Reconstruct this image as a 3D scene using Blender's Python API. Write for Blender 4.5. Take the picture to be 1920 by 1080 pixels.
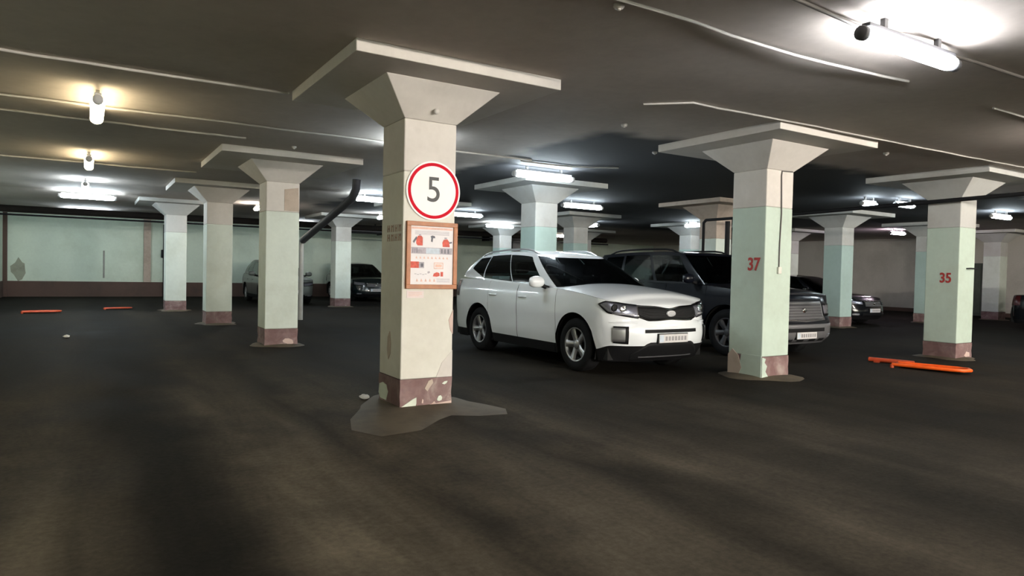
import bpy, bmesh, math, random
from mathutils import Vector, Matrix
PI = math.pi
for o in list(bpy.data.objects): bpy.data.objects.remove(o, do_unlink=True)
scene = bpy.context.scene
C = scene.collection
random.seed(7)

# ------------------------------------------------------------------ camera, world, exposure
F_PX, YAW, PITCH, ROLL = 1280.22, 0.5568, -0.0235, 0.0218
CAM = Vector((-2.8026, -6.3091, 1.3463))
_f = Vector((math.sin(YAW)*math.cos(PITCH), math.cos(YAW)*math.cos(PITCH), math.sin(PITCH)))
_r = Vector((math.cos(YAW), -math.sin(YAW), 0)); _u = _r.cross(_f)
_r2 = _r*math.cos(ROLL) + _u*math.sin(ROLL); _u2 = -_r*math.sin(ROLL) + _u*math.cos(ROLL)
cd = bpy.data.cameras.new('camera'); cam = bpy.data.objects.new('camera', cd); C.objects.link(cam)
cd.sensor_width = 36; cd.lens = F_PX/1920*36; cd.clip_end = 200; cd.clip_start = 0.05
cam.matrix_world = Matrix(((_r2.x, _u2.x, -_f.x, CAM.x), (_r2.y, _u2.y, -_f.y, CAM.y), (_r2.z, _u2.z, -_f.z, CAM.z), (0, 0, 0, 1)))
scene.camera = cam
w = bpy.data.worlds.new('World'); scene.world = w; w.use_nodes = True
w.node_tree.nodes['Background'].inputs[0].default_value = (0.02, 0.022, 0.025, 1)
vs = scene.view_settings
vs.view_transform = 'Standard'; vs.look = 'None'; vs.gamma = 1; vs.use_curve_mapping = False
vs.exposure = 0.66

# garage dimensions
ZC = 3.179                    # ceiling
X0, X1, Y0, Y1 = -5.5, 27.5, -24.0, 25.6
HW = 0.274                    # half column
Z_BAND, Z_PAINT, Z_CB, Z_CT = 0.297, 2.28, 2.776, 3.078

# tube colours
COOL = (0.80, 0.93, 1.0); NEUT = (1.0, 0.93, 0.85); WARM = (1.0, 0.84, 0.52); PINK = (0.95, 0.80, 1.0); AMB = (1.0, 0.915, 0.82)
E0 = 95.0                     # radiance of a full tube

# ------------------------------------------------------------------ materials
MATS = {}
def nodes_of(name):
    m = bpy.data.materials.new(name); m.use_nodes = True
    nt = m.node_tree; b = nt.nodes['Principled BSDF']
    MATS[name] = m
    return m, nt, b
def N(nt, t, **kw):
    n = nt.nodes.new(t)
    for k, v in kw.items():
        if k in n.inputs: n.inputs[k].default_value = v
        else: setattr(n, k, v)
    return n
def ramp(nt, src, stops):
    r = nt.nodes.new('ShaderNodeValToRGB'); e = r.color_ramp.elements
    while len(e) > 1: e.remove(e[-1])
    e[0].position, e[0].color = stops[0][0], (*stops[0][1], 1)
    for p, c in stops[1:]:
        k = e.new(p); k.color = (*c, 1)
    nt.links.new(src, r.inputs['Fac']); return r.outputs['Color']
def mixc(nt, fac, a, b, mode='MIX'):
    m = nt.nodes.new('ShaderNodeMix'); m.data_type = 'RGBA'; m.blend_type = mode
    for s, v in ((0, fac), (6, a), (7, b)):
        if hasattr(v, 'is_linked'): nt.links.new(v, m.inputs[s])
        elif isinstance(v, tuple): m.inputs[s].default_value = (*v, 1) if len(v) == 3 else v
        else: m.inputs[s].default_value = v
    return m.outputs[2]
def noise(nt, vec, scale, detail=4, rough=0.55, dist=0):
    n = nt.nodes.new('ShaderNodeTexNoise'); n.inputs['Scale'].default_value = scale
    n.inputs['Detail'].default_value = detail; n.inputs['Roughness'].default_value = rough; n.inputs['Distortion'].default_value = dist
    if vec is not None: nt.links.new(vec, n.inputs['Vector'])
    return n.outputs['Fac']
def mapped(nt, scale=(1, 1, 1), loc=(0, 0, 0), kind='Object', rot=(0, 0, 0)):
    tc = nt.nodes.new('ShaderNodeTexCoord'); mp = nt.nodes.new('ShaderNodeMapping')
    mp.inputs['Scale'].default_value = scale; mp.inputs['Location'].default_value = loc; mp.inputs['Rotation'].default_value = rot
    nt.links.new(tc.outputs[kind], mp.inputs['Vector']); return mp.outputs['Vector']
def worldpos(nt, scale=(1, 1, 1), rot=(0, 0, 0)):
    g = nt.nodes.new('ShaderNodeNewGeometry'); mp = nt.nodes.new('ShaderNodeMapping')
    mp.inputs['Scale'].default_value = scale; mp.inputs['Rotation'].default_value = rot
    nt.links.new(g.outputs['Position'], mp.inputs['Vector']); return mp.outputs['Vector']
def bump(nt, b, h, strength=0.3, dist=0.01):
    bp = nt.nodes.new('ShaderNodeBump'); bp.inputs['Strength'].default_value = strength; bp.inputs['Distance'].default_value = dist
    nt.links.new(h, bp.inputs['Height']); nt.links.new(bp.outputs['Normal'], b.inputs['Normal'])
def plain(name, col, rough=0.5, metal=0.0, spec=0.5, coat=0.0, var=0.08, nscale=6):
    """one colour with a slight procedural unevenness"""
    m, nt, b = nodes_of(name)
    n = noise(nt, mapped(nt), nscale, 3)
    c = ramp(nt, n, [(0.3, tuple(x*(1-var) for x in col)), (0.7, tuple(min(1, x*(1+var)) for x in col))])
    nt.links.new(c, b.inputs['Base Color'])
    b.inputs['Roughness'].default_value = rough; b.inputs['Metallic'].default_value = metal
    b.inputs['Specular IOR Level'].default_value = spec; b.inputs['Coat Weight'].default_value = coat
    return m
def paint_wall(name, col, dirt, scale=1.3, amount=0.5, rough=0.75):
    """painted concrete with smudges and fine relief"""
    m, nt, b = nodes_of(name)
    v = worldpos(nt)
    n1 = noise(nt, v, scale, 6, 0.62); n2 = noise(nt, v, 14, 4)
    c = ramp(nt, n1, [(0.34, tuple(a*(1-amount)+d*amount for a, d in zip(col, dirt))), (0.52, col), (0.8, tuple(min(1, a*1.06) for a in col))])
    c = mixc(nt, 0.25, c, ramp(nt, n2, [(0.3, tuple(a*0.8 for a in col)), (0.7, col)]))
    nt.links.new(c, b.inputs['Base Color']); b.inputs['Roughness'].default_value = rough
    bump(nt, b, n2, 0.25, 0.006)
    return m

# floor: dark asphalt with dusty wheel lanes running along the aisle
def mat_floor():
    m, nt, b = nodes_of('floor_asphalt')
    g = nt.nodes.new('ShaderNodeNewGeometry'); sp = nt.nodes.new('ShaderNodeSeparateXYZ'); nt.links.new(g.outputs['Position'], sp.inputs[0])
    def math_(op, a, b_=None):
        n = nt.nodes.new('ShaderNodeMath'); n.operation = op
        for k, v in ((0, a), (1, b_)):
            if v is None: continue
            if hasattr(v, 'is_linked'): nt.links.new(v, n.inputs[k])
            else: n.inputs[k].default_value = v
        return n.outputs[0]
    warp = noise(nt, worldpos(nt), 0.45, 3)
    xw = math_('ADD', sp.outputs[0], math_('MULTIPLY', math_('SUBTRACT', warp, .5), .9))
    xs = math_('DIVIDE', math_('ADD', xw, 5.5), 33.0)                  # 0..1 across the garage
    P_ = lambda x: (x+5.5)/33.0
    k = lambda v: (v, v, v)
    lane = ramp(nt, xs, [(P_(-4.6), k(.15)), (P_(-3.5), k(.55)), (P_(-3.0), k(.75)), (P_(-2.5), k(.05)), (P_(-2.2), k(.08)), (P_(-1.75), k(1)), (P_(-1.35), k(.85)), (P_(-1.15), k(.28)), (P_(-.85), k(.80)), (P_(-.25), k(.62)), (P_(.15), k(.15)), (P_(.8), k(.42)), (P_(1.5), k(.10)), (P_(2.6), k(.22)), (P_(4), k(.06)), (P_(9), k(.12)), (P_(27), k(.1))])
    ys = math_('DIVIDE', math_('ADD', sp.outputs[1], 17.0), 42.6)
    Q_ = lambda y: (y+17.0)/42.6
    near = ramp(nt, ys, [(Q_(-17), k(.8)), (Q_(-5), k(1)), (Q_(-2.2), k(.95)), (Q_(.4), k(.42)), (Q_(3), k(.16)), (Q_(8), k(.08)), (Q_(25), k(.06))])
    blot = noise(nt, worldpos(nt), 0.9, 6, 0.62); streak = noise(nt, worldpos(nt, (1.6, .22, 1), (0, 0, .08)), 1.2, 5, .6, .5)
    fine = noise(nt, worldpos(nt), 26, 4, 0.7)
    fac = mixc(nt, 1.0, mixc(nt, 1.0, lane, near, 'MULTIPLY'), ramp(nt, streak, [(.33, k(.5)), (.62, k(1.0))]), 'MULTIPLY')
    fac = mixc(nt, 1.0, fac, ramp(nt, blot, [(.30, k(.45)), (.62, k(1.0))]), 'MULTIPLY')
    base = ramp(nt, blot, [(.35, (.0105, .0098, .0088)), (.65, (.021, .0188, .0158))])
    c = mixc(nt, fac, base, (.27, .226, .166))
    c = mixc(nt, 0.5, c, ramp(nt, fine, [(0.3, k(.55)), (0.7, k(1.3))]), 'MULTIPLY')
    nt.links.new(c, b.inputs['Base Color'])
    nt.links.new(ramp(nt, blot, [(0.3, k(.7)), (0.7, k(.9))]), b.inputs['Roughness'])
    b.inputs['Specular IOR Level'].default_value = 0.03
    bump(nt, b, fine, 0.35, 0.006)
    return m
def mat_ceiling():
    m, nt, b = nodes_of('ceiling_concrete')
    v = worldpos(nt)
    n1 = noise(nt, v, 0.7, 6, 0.6); n2 = noise(nt, v, 9, 5)
    c = ramp(nt, n1, [(0.3, (0.44, 0.385, 0.345)), (0.7, (0.56, 0.50, 0.45))])
    c = mixc(nt, 0.2, c, ramp(nt, n2, [(0.3, (0.36, 0.32, 0.285)), (0.7, (0.58, 0.515, 0.47))]))
    # darker slab area over the middle bays, soft uneven edges
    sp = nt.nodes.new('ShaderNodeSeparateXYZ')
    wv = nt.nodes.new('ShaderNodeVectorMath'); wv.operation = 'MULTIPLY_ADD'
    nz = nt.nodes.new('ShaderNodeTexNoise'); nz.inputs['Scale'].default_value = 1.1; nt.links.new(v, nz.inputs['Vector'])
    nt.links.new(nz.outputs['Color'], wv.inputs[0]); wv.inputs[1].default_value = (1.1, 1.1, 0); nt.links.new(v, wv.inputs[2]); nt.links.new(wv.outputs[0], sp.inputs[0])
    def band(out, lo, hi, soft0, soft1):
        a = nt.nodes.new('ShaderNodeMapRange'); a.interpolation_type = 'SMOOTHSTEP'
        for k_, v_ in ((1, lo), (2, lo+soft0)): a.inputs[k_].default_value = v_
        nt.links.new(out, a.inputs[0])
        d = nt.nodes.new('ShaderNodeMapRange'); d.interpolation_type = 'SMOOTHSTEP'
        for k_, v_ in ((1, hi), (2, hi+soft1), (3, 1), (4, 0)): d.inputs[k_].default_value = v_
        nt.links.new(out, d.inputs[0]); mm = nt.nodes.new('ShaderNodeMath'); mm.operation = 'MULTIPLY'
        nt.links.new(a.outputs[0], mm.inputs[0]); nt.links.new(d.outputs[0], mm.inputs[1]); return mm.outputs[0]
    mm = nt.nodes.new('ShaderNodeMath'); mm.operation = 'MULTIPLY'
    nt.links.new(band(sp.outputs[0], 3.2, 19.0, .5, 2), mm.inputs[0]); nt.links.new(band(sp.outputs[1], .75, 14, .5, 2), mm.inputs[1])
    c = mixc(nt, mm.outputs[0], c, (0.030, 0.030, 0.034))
    nt.links.new(c, b.inputs['Base Color']); b.inputs['Roughness'].default_value = 0.85
    bump(nt, b, n2, 0.3, 0.01)
    return m
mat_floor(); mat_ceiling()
paint_wall('white_upper', (0.66, 0.62, 0.58), (0.42, 0.38, 0.33), 1.1, 0.35)
paint_wall('grey_upper', (0.56, 0.56, 0.54), (0.38, 0.35, 0.31), 1.4, 0.5)
paint_wall('cream_paint', (0.74, 0.725, 0.66), (0.50, 0.46, 0.36), 1.3, 0.35)
paint_wall('mint_paint', (0.53, 0.635, 0.55), (0.40, 0.46, 0.38), 1.4, 0.4)
paint_wall('pale_mint_paint', (0.70, 0.76, 0.69), (0.45, 0.48, 0.38), 1.4, 0.4)
paint_wall('aqua_paint', (0.44, 0.57, 0.53), (0.33, 0.42, 0.38), 1.4, 0.4)
paint_wall('wall_mint', (0.70, 0.80, 0.68), (0.48, 0.55, 0.43), 0.55, 0.55)
paint_wall('wall_pale', (0.60, 0.57, 0.52), (0.36, 0.36, 0.32), 0.5, 0.6)
paint_wall('wall_base_brown', (0.105, 0.062, 0.048), (0.05, 0.035, 0.03), 1.2, 0.6)
paint_wall('wall_stain', (0.34, 0.36, 0.28), (0.22, 0.22, 0.16), 3, 0.6)
paint_wall('rust_board', (0.36, 0.15, 0.05), (0.2, 0.09, 0.04), 3, 0.5)
paint_wall('bare_plaster', (0.50, 0.41, 0.34), (0.36, 0.28, 0.22), 5, 0.6)
paint_wall('apron_concrete', (0.105, 0.082, 0.054), (0.035, 0.029, 0.021), 2.2, 0.7)
def mat_band():
    m, nt, b = nodes_of('maroon_band')
    v = worldpos(nt, (1, 1, 1)); n1 = noise(nt, v, 4.5, 6, 0.6, 0.6); n2 = noise(nt, v, 18, 4)
    c = ramp(nt, n1, [(0.40, (0.19, 0.105, 0.10)), (0.58, (0.25, 0.16, 0.155)), (0.70, (0.38, 0.30, 0.27))])
    c = mixc(nt, 0.3, c, ramp(nt, n2, [(0.3, (0.5, 0.5, 0.5)), (0.7, (1.1, 1.1, 1.1))]), 'MULTIPLY')
    nt.links.new(c, b.inputs['Base Color']); b.inputs['Roughness'].default_value = 0.7; bump(nt, b, n1, 0.5, 0.01)
mat_band()
plain('chip_white', (0.68, 0.74, 0.64), 0.8); plain('chip_pink', (0.62, 0.47, 0.42), 0.8)
plain('conduit_white', (0.52, 0.49, 0.46), 0.6); plain('fixture_grey', (0.45, 0.45, 0.46), 0.5); plain('fixture_dark', (0.05, 0.05, 0.055), 0.5)
plain('pipe_dark', (0.014, 0.014, 0.016), 0.7, spec=0.2); plain('pipe_brown', (0.022, 0.018, 0.016), 0.85, spec=0.1); plain('duct_dark', (0.045, 0.047, 0.055), 0.5)
plain('cable_dark', (0.10, 0.09, 0.085), 0.6); plain('pipe_pale', (0.34, 0.33, 0.30), 0.7)
plain('sign_white', (0.86, 0.84, 0.84), 0.45, var=0.02); plain('sign_red', (0.60, 0.010, 0.028), 0.7, spec=0.1, var=0.05); plain('sign_black', (0.016, 0.017, 0.018), 0.5)
plain('frame_brown', (0.38, 0.125, 0.034), 0.45, var=0.15, nscale=14); plain('paper', (0.80, 0.77, 0.79), 0.6, var=0.03); plain('paper_pink', (0.76, 0.66, 0.65), 0.7, var=0.04)
plain('ink_red', (0.62, 0.085, 0.055), 0.6, var=0.25, nscale=30); plain('ink_dark', (0.12, 0.12, 0.15), 0.6); plain('ink_grey', (0.42, 0.38, 0.43), 0.6, var=0.2, nscale=30)
plain('ink_blue', (0.55, 0.62, 0.70), 0.6, var=0.12, nscale=30); plain('ink_peach', (0.74, 0.48, 0.40), 0.6, var=0.15, nscale=30)
plain('stencil_red', (0.40, 0.035, 0.03), 0.7, var=0.25, nscale=25); plain('stencil_faded', (0.44, 0.29, 0.23), 0.7, var=0.35, nscale=25)
plain('orange_steel', (0.90, 0.12, 0.010), 0.4, var=0.12); plain('red_orange_steel', (0.55, 0.075, 0.022), 0.5, var=0.2)
plain('litter_white', (0.75, 0.75, 0.73), 0.7); plain('door_green', (0.085, 0.10, 0.085), 0.6, var=0.2, nscale=2)
plain('rubber', (0.010, 0.010, 0.011), 0.8, spec=0.15, var=0.2); plain('trim_black', (0.007, 0.007, 0.008), 0.6, spec=0.2); plain('matte_black', (0.006, 0.006, 0.006), 0.9)
plain('chrome', (0.75, 0.75, 0.77), 0.12, metal=1.0, var=0.02); plain('alloy', (0.42, 0.42, 0.43), 0.35, metal=0.8, var=0.03)
plain('plate_white', (0.62, 0.60, 0.60), 0.5, var=0.05); plain('plate_ink', (0.28, 0.27, 0.28), 0.6)
plain('lamp_reflector', (0.42, 0.42, 0.46), 0.25, metal=0.6, var=0.15, nscale=9); plain('lamp_tail', (0.05, 0.006, 0.006), 0.25)
plain('badge_silver', (0.85, 0.85, 0.86), 0.35, var=0.02)
plain('seat_dark', (0.022, 0.022, 0.024), 0.8)
plain('paint_white', (0.84, 0.87, 0.90), 0.28, spec=0.5, coat=0.8, var=0.01); plain('paint_navy', (0.004, 0.005, 0.009), 0.3, spec=0.3, coat=0.25, var=0.05)
plain('paint_black', (0.006, 0.007, 0.009), 0.2, coat=0.9, var=0.05); plain('paint_teal_black', (0.006, 0.012, 0.014), 0.2, coat=0.9, var=0.05)
plain('paint_silver', (0.13, 0.145, 0.135), 0.4, metal=0.3, coat=0.5, var=0.03); plain('paint_gunmetal', (0.17, 0.17, 0.18), 0.35, metal=0.3, coat=0.5, var=0.04)
def mat_glass():
    m = bpy.data.materials.new('tinted_glass'); m.use_nodes = True; nt = m.node_tree; MATS['tinted_glass'] = m
    nt.nodes.remove(nt.nodes['Principled BSDF']); out = nt.nodes['Material Output']
    t = N(nt, 'ShaderNodeBsdfTransparent', Color=(0.16, 0.20, 0.20, 1)); g = N(nt, 'ShaderNodeBsdfGlossy', Color=(0.9, 0.95, 0.95, 1), Roughness=0.06)
    fr = N(nt, 'ShaderNodeFresnel', IOR=1.55); mx = nt.nodes.new('ShaderNodeMixShader')
    nt.links.new(fr.outputs[0], mx.inputs[0]); nt.links.new(t.outputs[0], mx.inputs[1]); nt.links.new(g.outputs[0], mx.inputs[2]); nt.links.new(mx.outputs[0], out.inputs['Surface'])
mat_glass()
def mat_lens():
    m = bpy.data.materials.new('clear_lens'); m.use_nodes = True; nt = m.node_tree; MATS['clear_lens'] = m
    nt.nodes.remove(nt.nodes['Principled BSDF']); out = nt.nodes['Material Output']
    t = N(nt, 'ShaderNodeBsdfTransparent', Color=(0.8, 0.8, 0.82, 1)); g = N(nt, 'ShaderNodeBsdfGlossy', Color=(1, 1, 1, 1), Roughness=0.05)
    fr = N(nt, 'ShaderNodeFresnel', IOR=1.5); mx = nt.nodes.new('ShaderNodeMixShader')
    nt.links.new(fr.outputs[0], mx.inputs[0]); nt.links.new(t.outputs[0], mx.inputs[1]); nt.links.new(g.outputs[0], mx.inputs[2]); nt.links.new(mx.outputs[0], out.inputs['Surface'])
mat_lens()
def mat_tube(col, k):
    key = 'tube_%s_%s' % ('_'.join('%d' % (c*100) for c in col), ('%.2f' % k).replace('.', '_'))
    if key in MATS: return key
    m, nt, b = nodes_of(key)
    b.inputs['Base Color'].default_value = (0.8, 0.8, 0.8, 1)
    b.inputs['Emission Color'].default_value = (*col, 1); b.inputs['Emission Strength'].default_value = E0*k
    return key

# ------------------------------------------------------------------ mesh helpers
def link(name, me, mat, parent=None, smooth=False, loc=None):
    o = bpy.data.objects.new(name, me); C.objects.link(o)
    if mat and not me.materials: me.materials.append(MATS[mat])
    if parent: o.parent = parent
    if loc: o.location = loc
    if smooth:
        for p in me.polygons: p.use_smooth = True
    return o
def tag(o, label=None, cat=None, group=None, kind=None):
    if label: o['label'] = label
    if cat: o['category'] = cat
    if group: o['group'] = group
    if kind: o['kind'] = kind
    return o
def thing(name, label, cat, loc=(0, 0, 0), rz=0, group=None):
    o = bpy.data.objects.new(name, None); C.objects.link(o); o.empty_display_size = 0.2
    o.location = loc; o.rotation_euler = (0, 0, rz)
    return tag(o, label, cat, group)
class MB:
    def __init__(s): s.v = []; s.f = []
    def add(s, vs, fs):
        k = len(s.v); s.v += [tuple(v) for v in vs]; s.f += [tuple(i+k for i in f) for f in fs]; return s
    def box(s, x0, x1, y0, y1, z0, z1):
        return s.add([(x0, y0, z0), (x1, y0, z0), (x1, y1, z0), (x0, y1, z0), (x0, y0, z1), (x1, y0, z1), (x1, y1, z1), (x0, y1, z1)],
                     [(0, 3, 2, 1), (4, 5, 6, 7), (0, 1, 5, 4), (1, 2, 6, 5), (2, 3, 7, 6), (3, 0, 4, 7)])
    def frustum(s, r0, z0, r1, z1):
        v = [(-r0, -r0, z0), (r0, -r0, z0), (r0, r0, z0), (-r0, r0, z0), (-r1, -r1, z1), (r1, -r1, z1), (r1, r1, z1), (-r1, r1, z1)]
        return s.add(v, [(0, 3, 2, 1), (4, 5, 6, 7), (0, 1, 5, 4), (1, 2, 6, 5), (2, 3, 7, 6), (3, 0, 4, 7)])
    def grid(s, rows, flip=False, wrap=False):
        n = len(rows[0]); v = [p for r in rows for p in r]; f = []
        for i in range(len(rows)-1):
            for j in range(n if wrap else n-1):
                a, b, c, d = i*n+j, i*n+(j+1) % n, (i+1)*n+(j+1) % n, (i+1)*n+j
                f.append((a, d, c, b) if flip else (a, b, c, d))
        return s.add(v, f)
    def tube(s, pts, r, n=8, caps=True):
        pts = [Vector(p) for p in pts]; rings = []
        rs = r if isinstance(r, (list, tuple)) else [r]*len(pts)
        prev = None
        for i, p in enumerate(pts):
            a = pts[max(0, i-1)]; b = pts[min(len(pts)-1, i+1)]
            if 0 < i < len(pts)-1: t = ((p-a).normalized() + (b-p).normalized()).normalized()
            else: t = (b-a).normalized()
            if prev is None:
                u = t.orthogonal().normalized()
            else:
                u = prev - t*prev.dot(t); u = u.normalized() if u.length > 1e-6 else t.orthogonal().normalized()
            prev = u; w_ = t.cross(u)
            rings.append([p + (u*math.cos(2*PI*k/n) + w_*math.sin(2*PI*k/n))*rs[i] for k in range(n)])
        s.grid(rings, wrap=True, flip=False)
        if caps:
            s.add(rings[0], [tuple(range(n))]); s.add(rings[-1], [tuple(reversed(range(n)))])
        return s
    def lathe(s, prof, axis='y', n=32, center=(0, 0, 0)):
        rows = []
        for r, h in prof:
            row = []
            for k in range(n):
                a = 2*PI*k/n; ca, sa = r*math.cos(a), r*math.sin(a)
                p = {'y': (ca, h, sa), 'z': (ca, sa, h), 'x': (h, ca, sa)}[axis]
                row.append(tuple(p[i]+center[i] for i in range(3)))
            rows.append(row)
        return s.grid(rows, wrap=True)
    def prism(s, poly, fn0, fn1):
        n = len(poly); a = [fn0(*p) for p in poly]; b = [fn1(*p) for p in poly]
        return s.add(a+b, [tuple(range(n)), tuple(reversed(range(n, 2*n)))] + [(i, i+n, (i+1) % n+n, (i+1) % n) for i in range(n)])
    def mesh(s, name='m', weld=False):
        me = bpy.data.meshes.new(name); me.from_pydata(s.v, [], s.f); me.update()
        bm = bmesh.new(); bm.from_mesh(me)
        if weld: bmesh.ops.remove_doubles(bm, verts=bm.verts, dist=1e-4)
        bmesh.ops.dissolve_degenerate(bm, dist=1e-5, edges=bm.edges)
        bmesh.ops.recalc_face_normals(bm, faces=bm.faces)
        bm.to_mesh(me); bm.free(); return me
    def build(s, name, mat, parent=None, smooth=False, weld=False, bevel=0, loc=None):
        o = link(name, s.mesh(name, weld), mat, parent, smooth, loc)
        if bevel:
            m = o.modifiers.new('bevel', 'BEVEL'); m.width = bevel; m.segments = 2; m.limit_method = 'ANGLE'
        return o
def text_mesh(txt, size, depth=0.002, bold=0.0):
    cu = bpy.data.curves.new('t', 'FONT'); cu.body = txt; cu.size = size; cu.align_x = 'CENTER'; cu.align_y = 'CENTER'; cu.extrude = depth; cu.offset = bold
    o = bpy.data.objects.new('t', cu); C.objects.link(o)
    dg = bpy.context.evaluated_depsgraph_get(); me = bpy.data.meshes.new_from_object(o.evaluated_get(dg))
    bpy.data.objects.remove(o, do_unlink=True); me.materials.clear(); return me

# ------------------------------------------------------------------ structure
def struct(mb, name, mat, label, cat, **kw):
    o = mb.build(name, mat, **kw); tag(o, label, cat, kind='structure'); return o
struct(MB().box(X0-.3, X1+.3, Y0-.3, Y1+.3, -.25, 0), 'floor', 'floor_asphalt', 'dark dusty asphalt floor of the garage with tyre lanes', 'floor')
struct(MB().box(X0-.3, X1+.3, Y0-.3, Y1+.3, ZC, ZC+.3), 'ceiling', 'ceiling_concrete', 'grey-brown concrete slab ceiling, darker over the middle bays', 'ceiling')
struct(MB().box(X0-.3, X1+.3, Y1, Y1+.3, 0, ZC), 'wall_back', 'wall_mint', 'pale mint back wall behind the parked cars', 'wall')
struct(MB().box(X1, X1+.3, Y0, Y1, 0, ZC), 'wall_right', 'wall_pale', 'pale far right wall behind the black sedan', 'wall')
struct(MB().box(X0-.3, X0, Y0, Y1, 0, ZC), 'wall_left', 'wall_mint', 'pale mint wall along the left side of the driving lane', 'wall')
struct(MB().box(X0-.3, X1+.3, Y0-.3, Y0, 0, ZC), 'wall_front', 'wall_mint', 'pale mint wall behind the photographer', 'wall')
struct(MB().box(X0+.001, X1-.001, Y1-.02, Y1+.01, 0, .60), 'baseboard_back', 'wall_base_brown', 'dark brown painted strip along the foot of the back wall', 'baseboard')
struct(MB().box(X0-.01, X0+.02, Y0+.001, Y1-.03, 0, .60), 'baseboard_left', 'wall_base_brown', 'dark brown painted strip along the foot of the left wall', 'baseboard')
struct(MB().box(X1-.02, X1+.01, Y0+.001, Y1-.03, 0, .16), 'baseboard_right', 'wall_base_brown', 'thin dark strip along the foot of the far right wall', 'baseboard')
# pilaster, pipe marks and stain patches on the back wall
struct(MB().box(-.84, -.58, Y1-.12, Y1+.01, .60, ZC-.002), 'trim_1', 'bare_plaster', 'narrow grey pilaster on the back wall left of the farthest column', 'trim')
struct(MB().box(-5.499, -5.36, Y1-.10, Y1+.01, 0.0, ZC-.002), 'trim_2', 'wall_base_brown', 'brown strip in the corner at the left end of the back wall', 'trim')
dr = struct(MB().box(X1-.07, X1+.02, 6.35, 9.0, 0.0, 2.10), 'door_1', 'door_green', 'dark metal garage door in the far right wall beside column 35', 'door')
for k in range(5):
    MB().box(X1-.10, X1-.07, 6.45+k*.51, 6.45+k*.51+.44, .10, 2.02).build('door_panel', 'door_green', dr)

# ------------------------------------------------------------------ columns
def blob(cx, cy, rx, ry, n, jit, rnd):
    return [(cx+rx*(1+rnd.uniform(-jit, jit))*math.cos(2*PI*k/n), cy+ry*(1+rnd.uniform(-jit, jit))*math.sin(2*PI*k/n)) for k in range(n)]
def column(x, y, label, up, low, band=Z_BAND, pan=1.0, apron=0.30, spill=0.3, seed=0, zp=Z_PAINT, bandmat='maroon_band', group='mushroom columns'):
    rnd = random.Random(seed)
    t = thing('column', label, 'column', (x, y, 0), 0, group)
    h = HW
    if band > 0:
        # slightly battered base painted maroon
        rows = []
        for z in (0, .06, .14, .22, band):
            r = h + 0.002
            row = []
            for (sx, sy) in ((-1, -1), (-.33, -1), (.33, -1), (1, -1), (1, -.33), (1, .33), (1, 1), (.33, 1), (-.33, 1), (-1, 1), (-1, .33), (-1, -.33)):
                j = rnd.uniform(-.008, .004) if z < band and z > 0 else 0
                row.append((sx*(r+j), sy*(r+j), z))
            rows.append(row)
        MB().grid(rows, wrap=True).build('painted_base', bandmat, t)
    MB().box(-h, h, -h, h, band, zp).build('lower_shaft', low, t, bevel=.012)
    MB().box(-h, h, -h, h, zp, Z_CB).build('upper_shaft', up, t, bevel=.012)
    MB().frustum(h, Z_CB, .582, Z_CT).build('capital', up, t, bevel=.006)
    q = 1.001*pan
    MB().box(-q, q, -q, q, Z_CT, ZC).build('drop_panel', up, t, bevel=.006)
    if apron > 0:
        n = 26; rows = []
        for fr, z in ((1.0, .002), (.86, .020), (.62, .034), (.45, .040)):
            row = []
            for k in range(n):
                a = 2*PI*k/n; sq = 1/max(abs(math.cos(a)), abs(math.sin(a)))
                R = (h*min(sq, 1.25)*1.02 + apron*(1+.35*math.sin(3*a+seed)+.2*math.sin(5*a+2*seed))*(1+spill*max(0, -math.sin(a+.2))**2))
                R = h*.9 + (R-h*.9)*((fr-.45)/.55)
                row.append((R*math.cos(a), R*math.sin(a), z))
            rows.append(row)
        MB().grid(rows, wrap=True).build('concrete_apron', 'apron_concrete', t, smooth=True)
    return t
def patch_front(parent, pts, mat, name, th=.003, face='front'):
    """thin flake on the -y face ('front', local x,z) or -x face ('left', local y,z)"""
    h = HW + .003
    if face == 'front': MB().prism(pts, lambda a, b: (a, -h-th, b), lambda a, b: (a, -h+.004, b)).build(name, mat, parent)
    else: MB().prism(pts, lambda a, b: (-h-th, a, b), lambda a, b: (-h+.004, a, b)).build(name, mat, parent)

A = column(0, 0, 'cream column in the foreground carrying the round sign with 5', 'white_upper', 'cream_paint', apron=.26, spill=2.4, seed=3, group='columns of the near row')
c37 = column(5.02, -.167, 'mint column with a red 37 in front of the navy off-roader', 'white_upper', 'mint_paint', apron=.20, seed=5, group='columns of the near row')
c35 = column(10.145, -.14, 'mint column with a red 35 beside the orange barrier', 'grey_upper', 'mint_paint', apron=.13, seed=8, band=.28, group='columns of the near row')
cB = column(.003, 5.855, 'pale column with a maroon base, second in the left row behind the sign column', 'white_upper', 'pale_mint_paint', pan=1.1, apron=.13, seed=11, group='columns along the left lane')
cC = column(-.247, 10.68, 'pale mint column, third in the left row', 'white_upper', 'pale_mint_paint', apron=.13, seed=12, group='columns along the left lane')
cD = column(-.62, 15.88, 'pale mint column, fourth and farthest in the left row', 'grey_upper', 'pale_mint_paint', apron=.13, seed=13, group='columns along the left lane')
column(5.178, 5.506, 'mint column rising right behind the white car roof', 'grey_upper', 'aqua_paint', apron=.13, seed=14, group='columns of the second row')
column(10.578, 5.585, 'pale column with brown upper shaft left of column 37', 'bare_plaster', 'pale_mint_paint', apron=.13, seed=15, group='columns of the second row')
column(15.1, 5.151, 'aqua column between column 37 and column 35, left of the black sedan', 'grey_upper', 'aqua_paint', apron=.13, seed=16, group='columns of the second row')
column(20.2, 5.3, 'far pale column mostly hidden behind column 35', 'grey_upper', 'aqua_paint', apron=.13, seed=17, group='columns of the second row')
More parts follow.
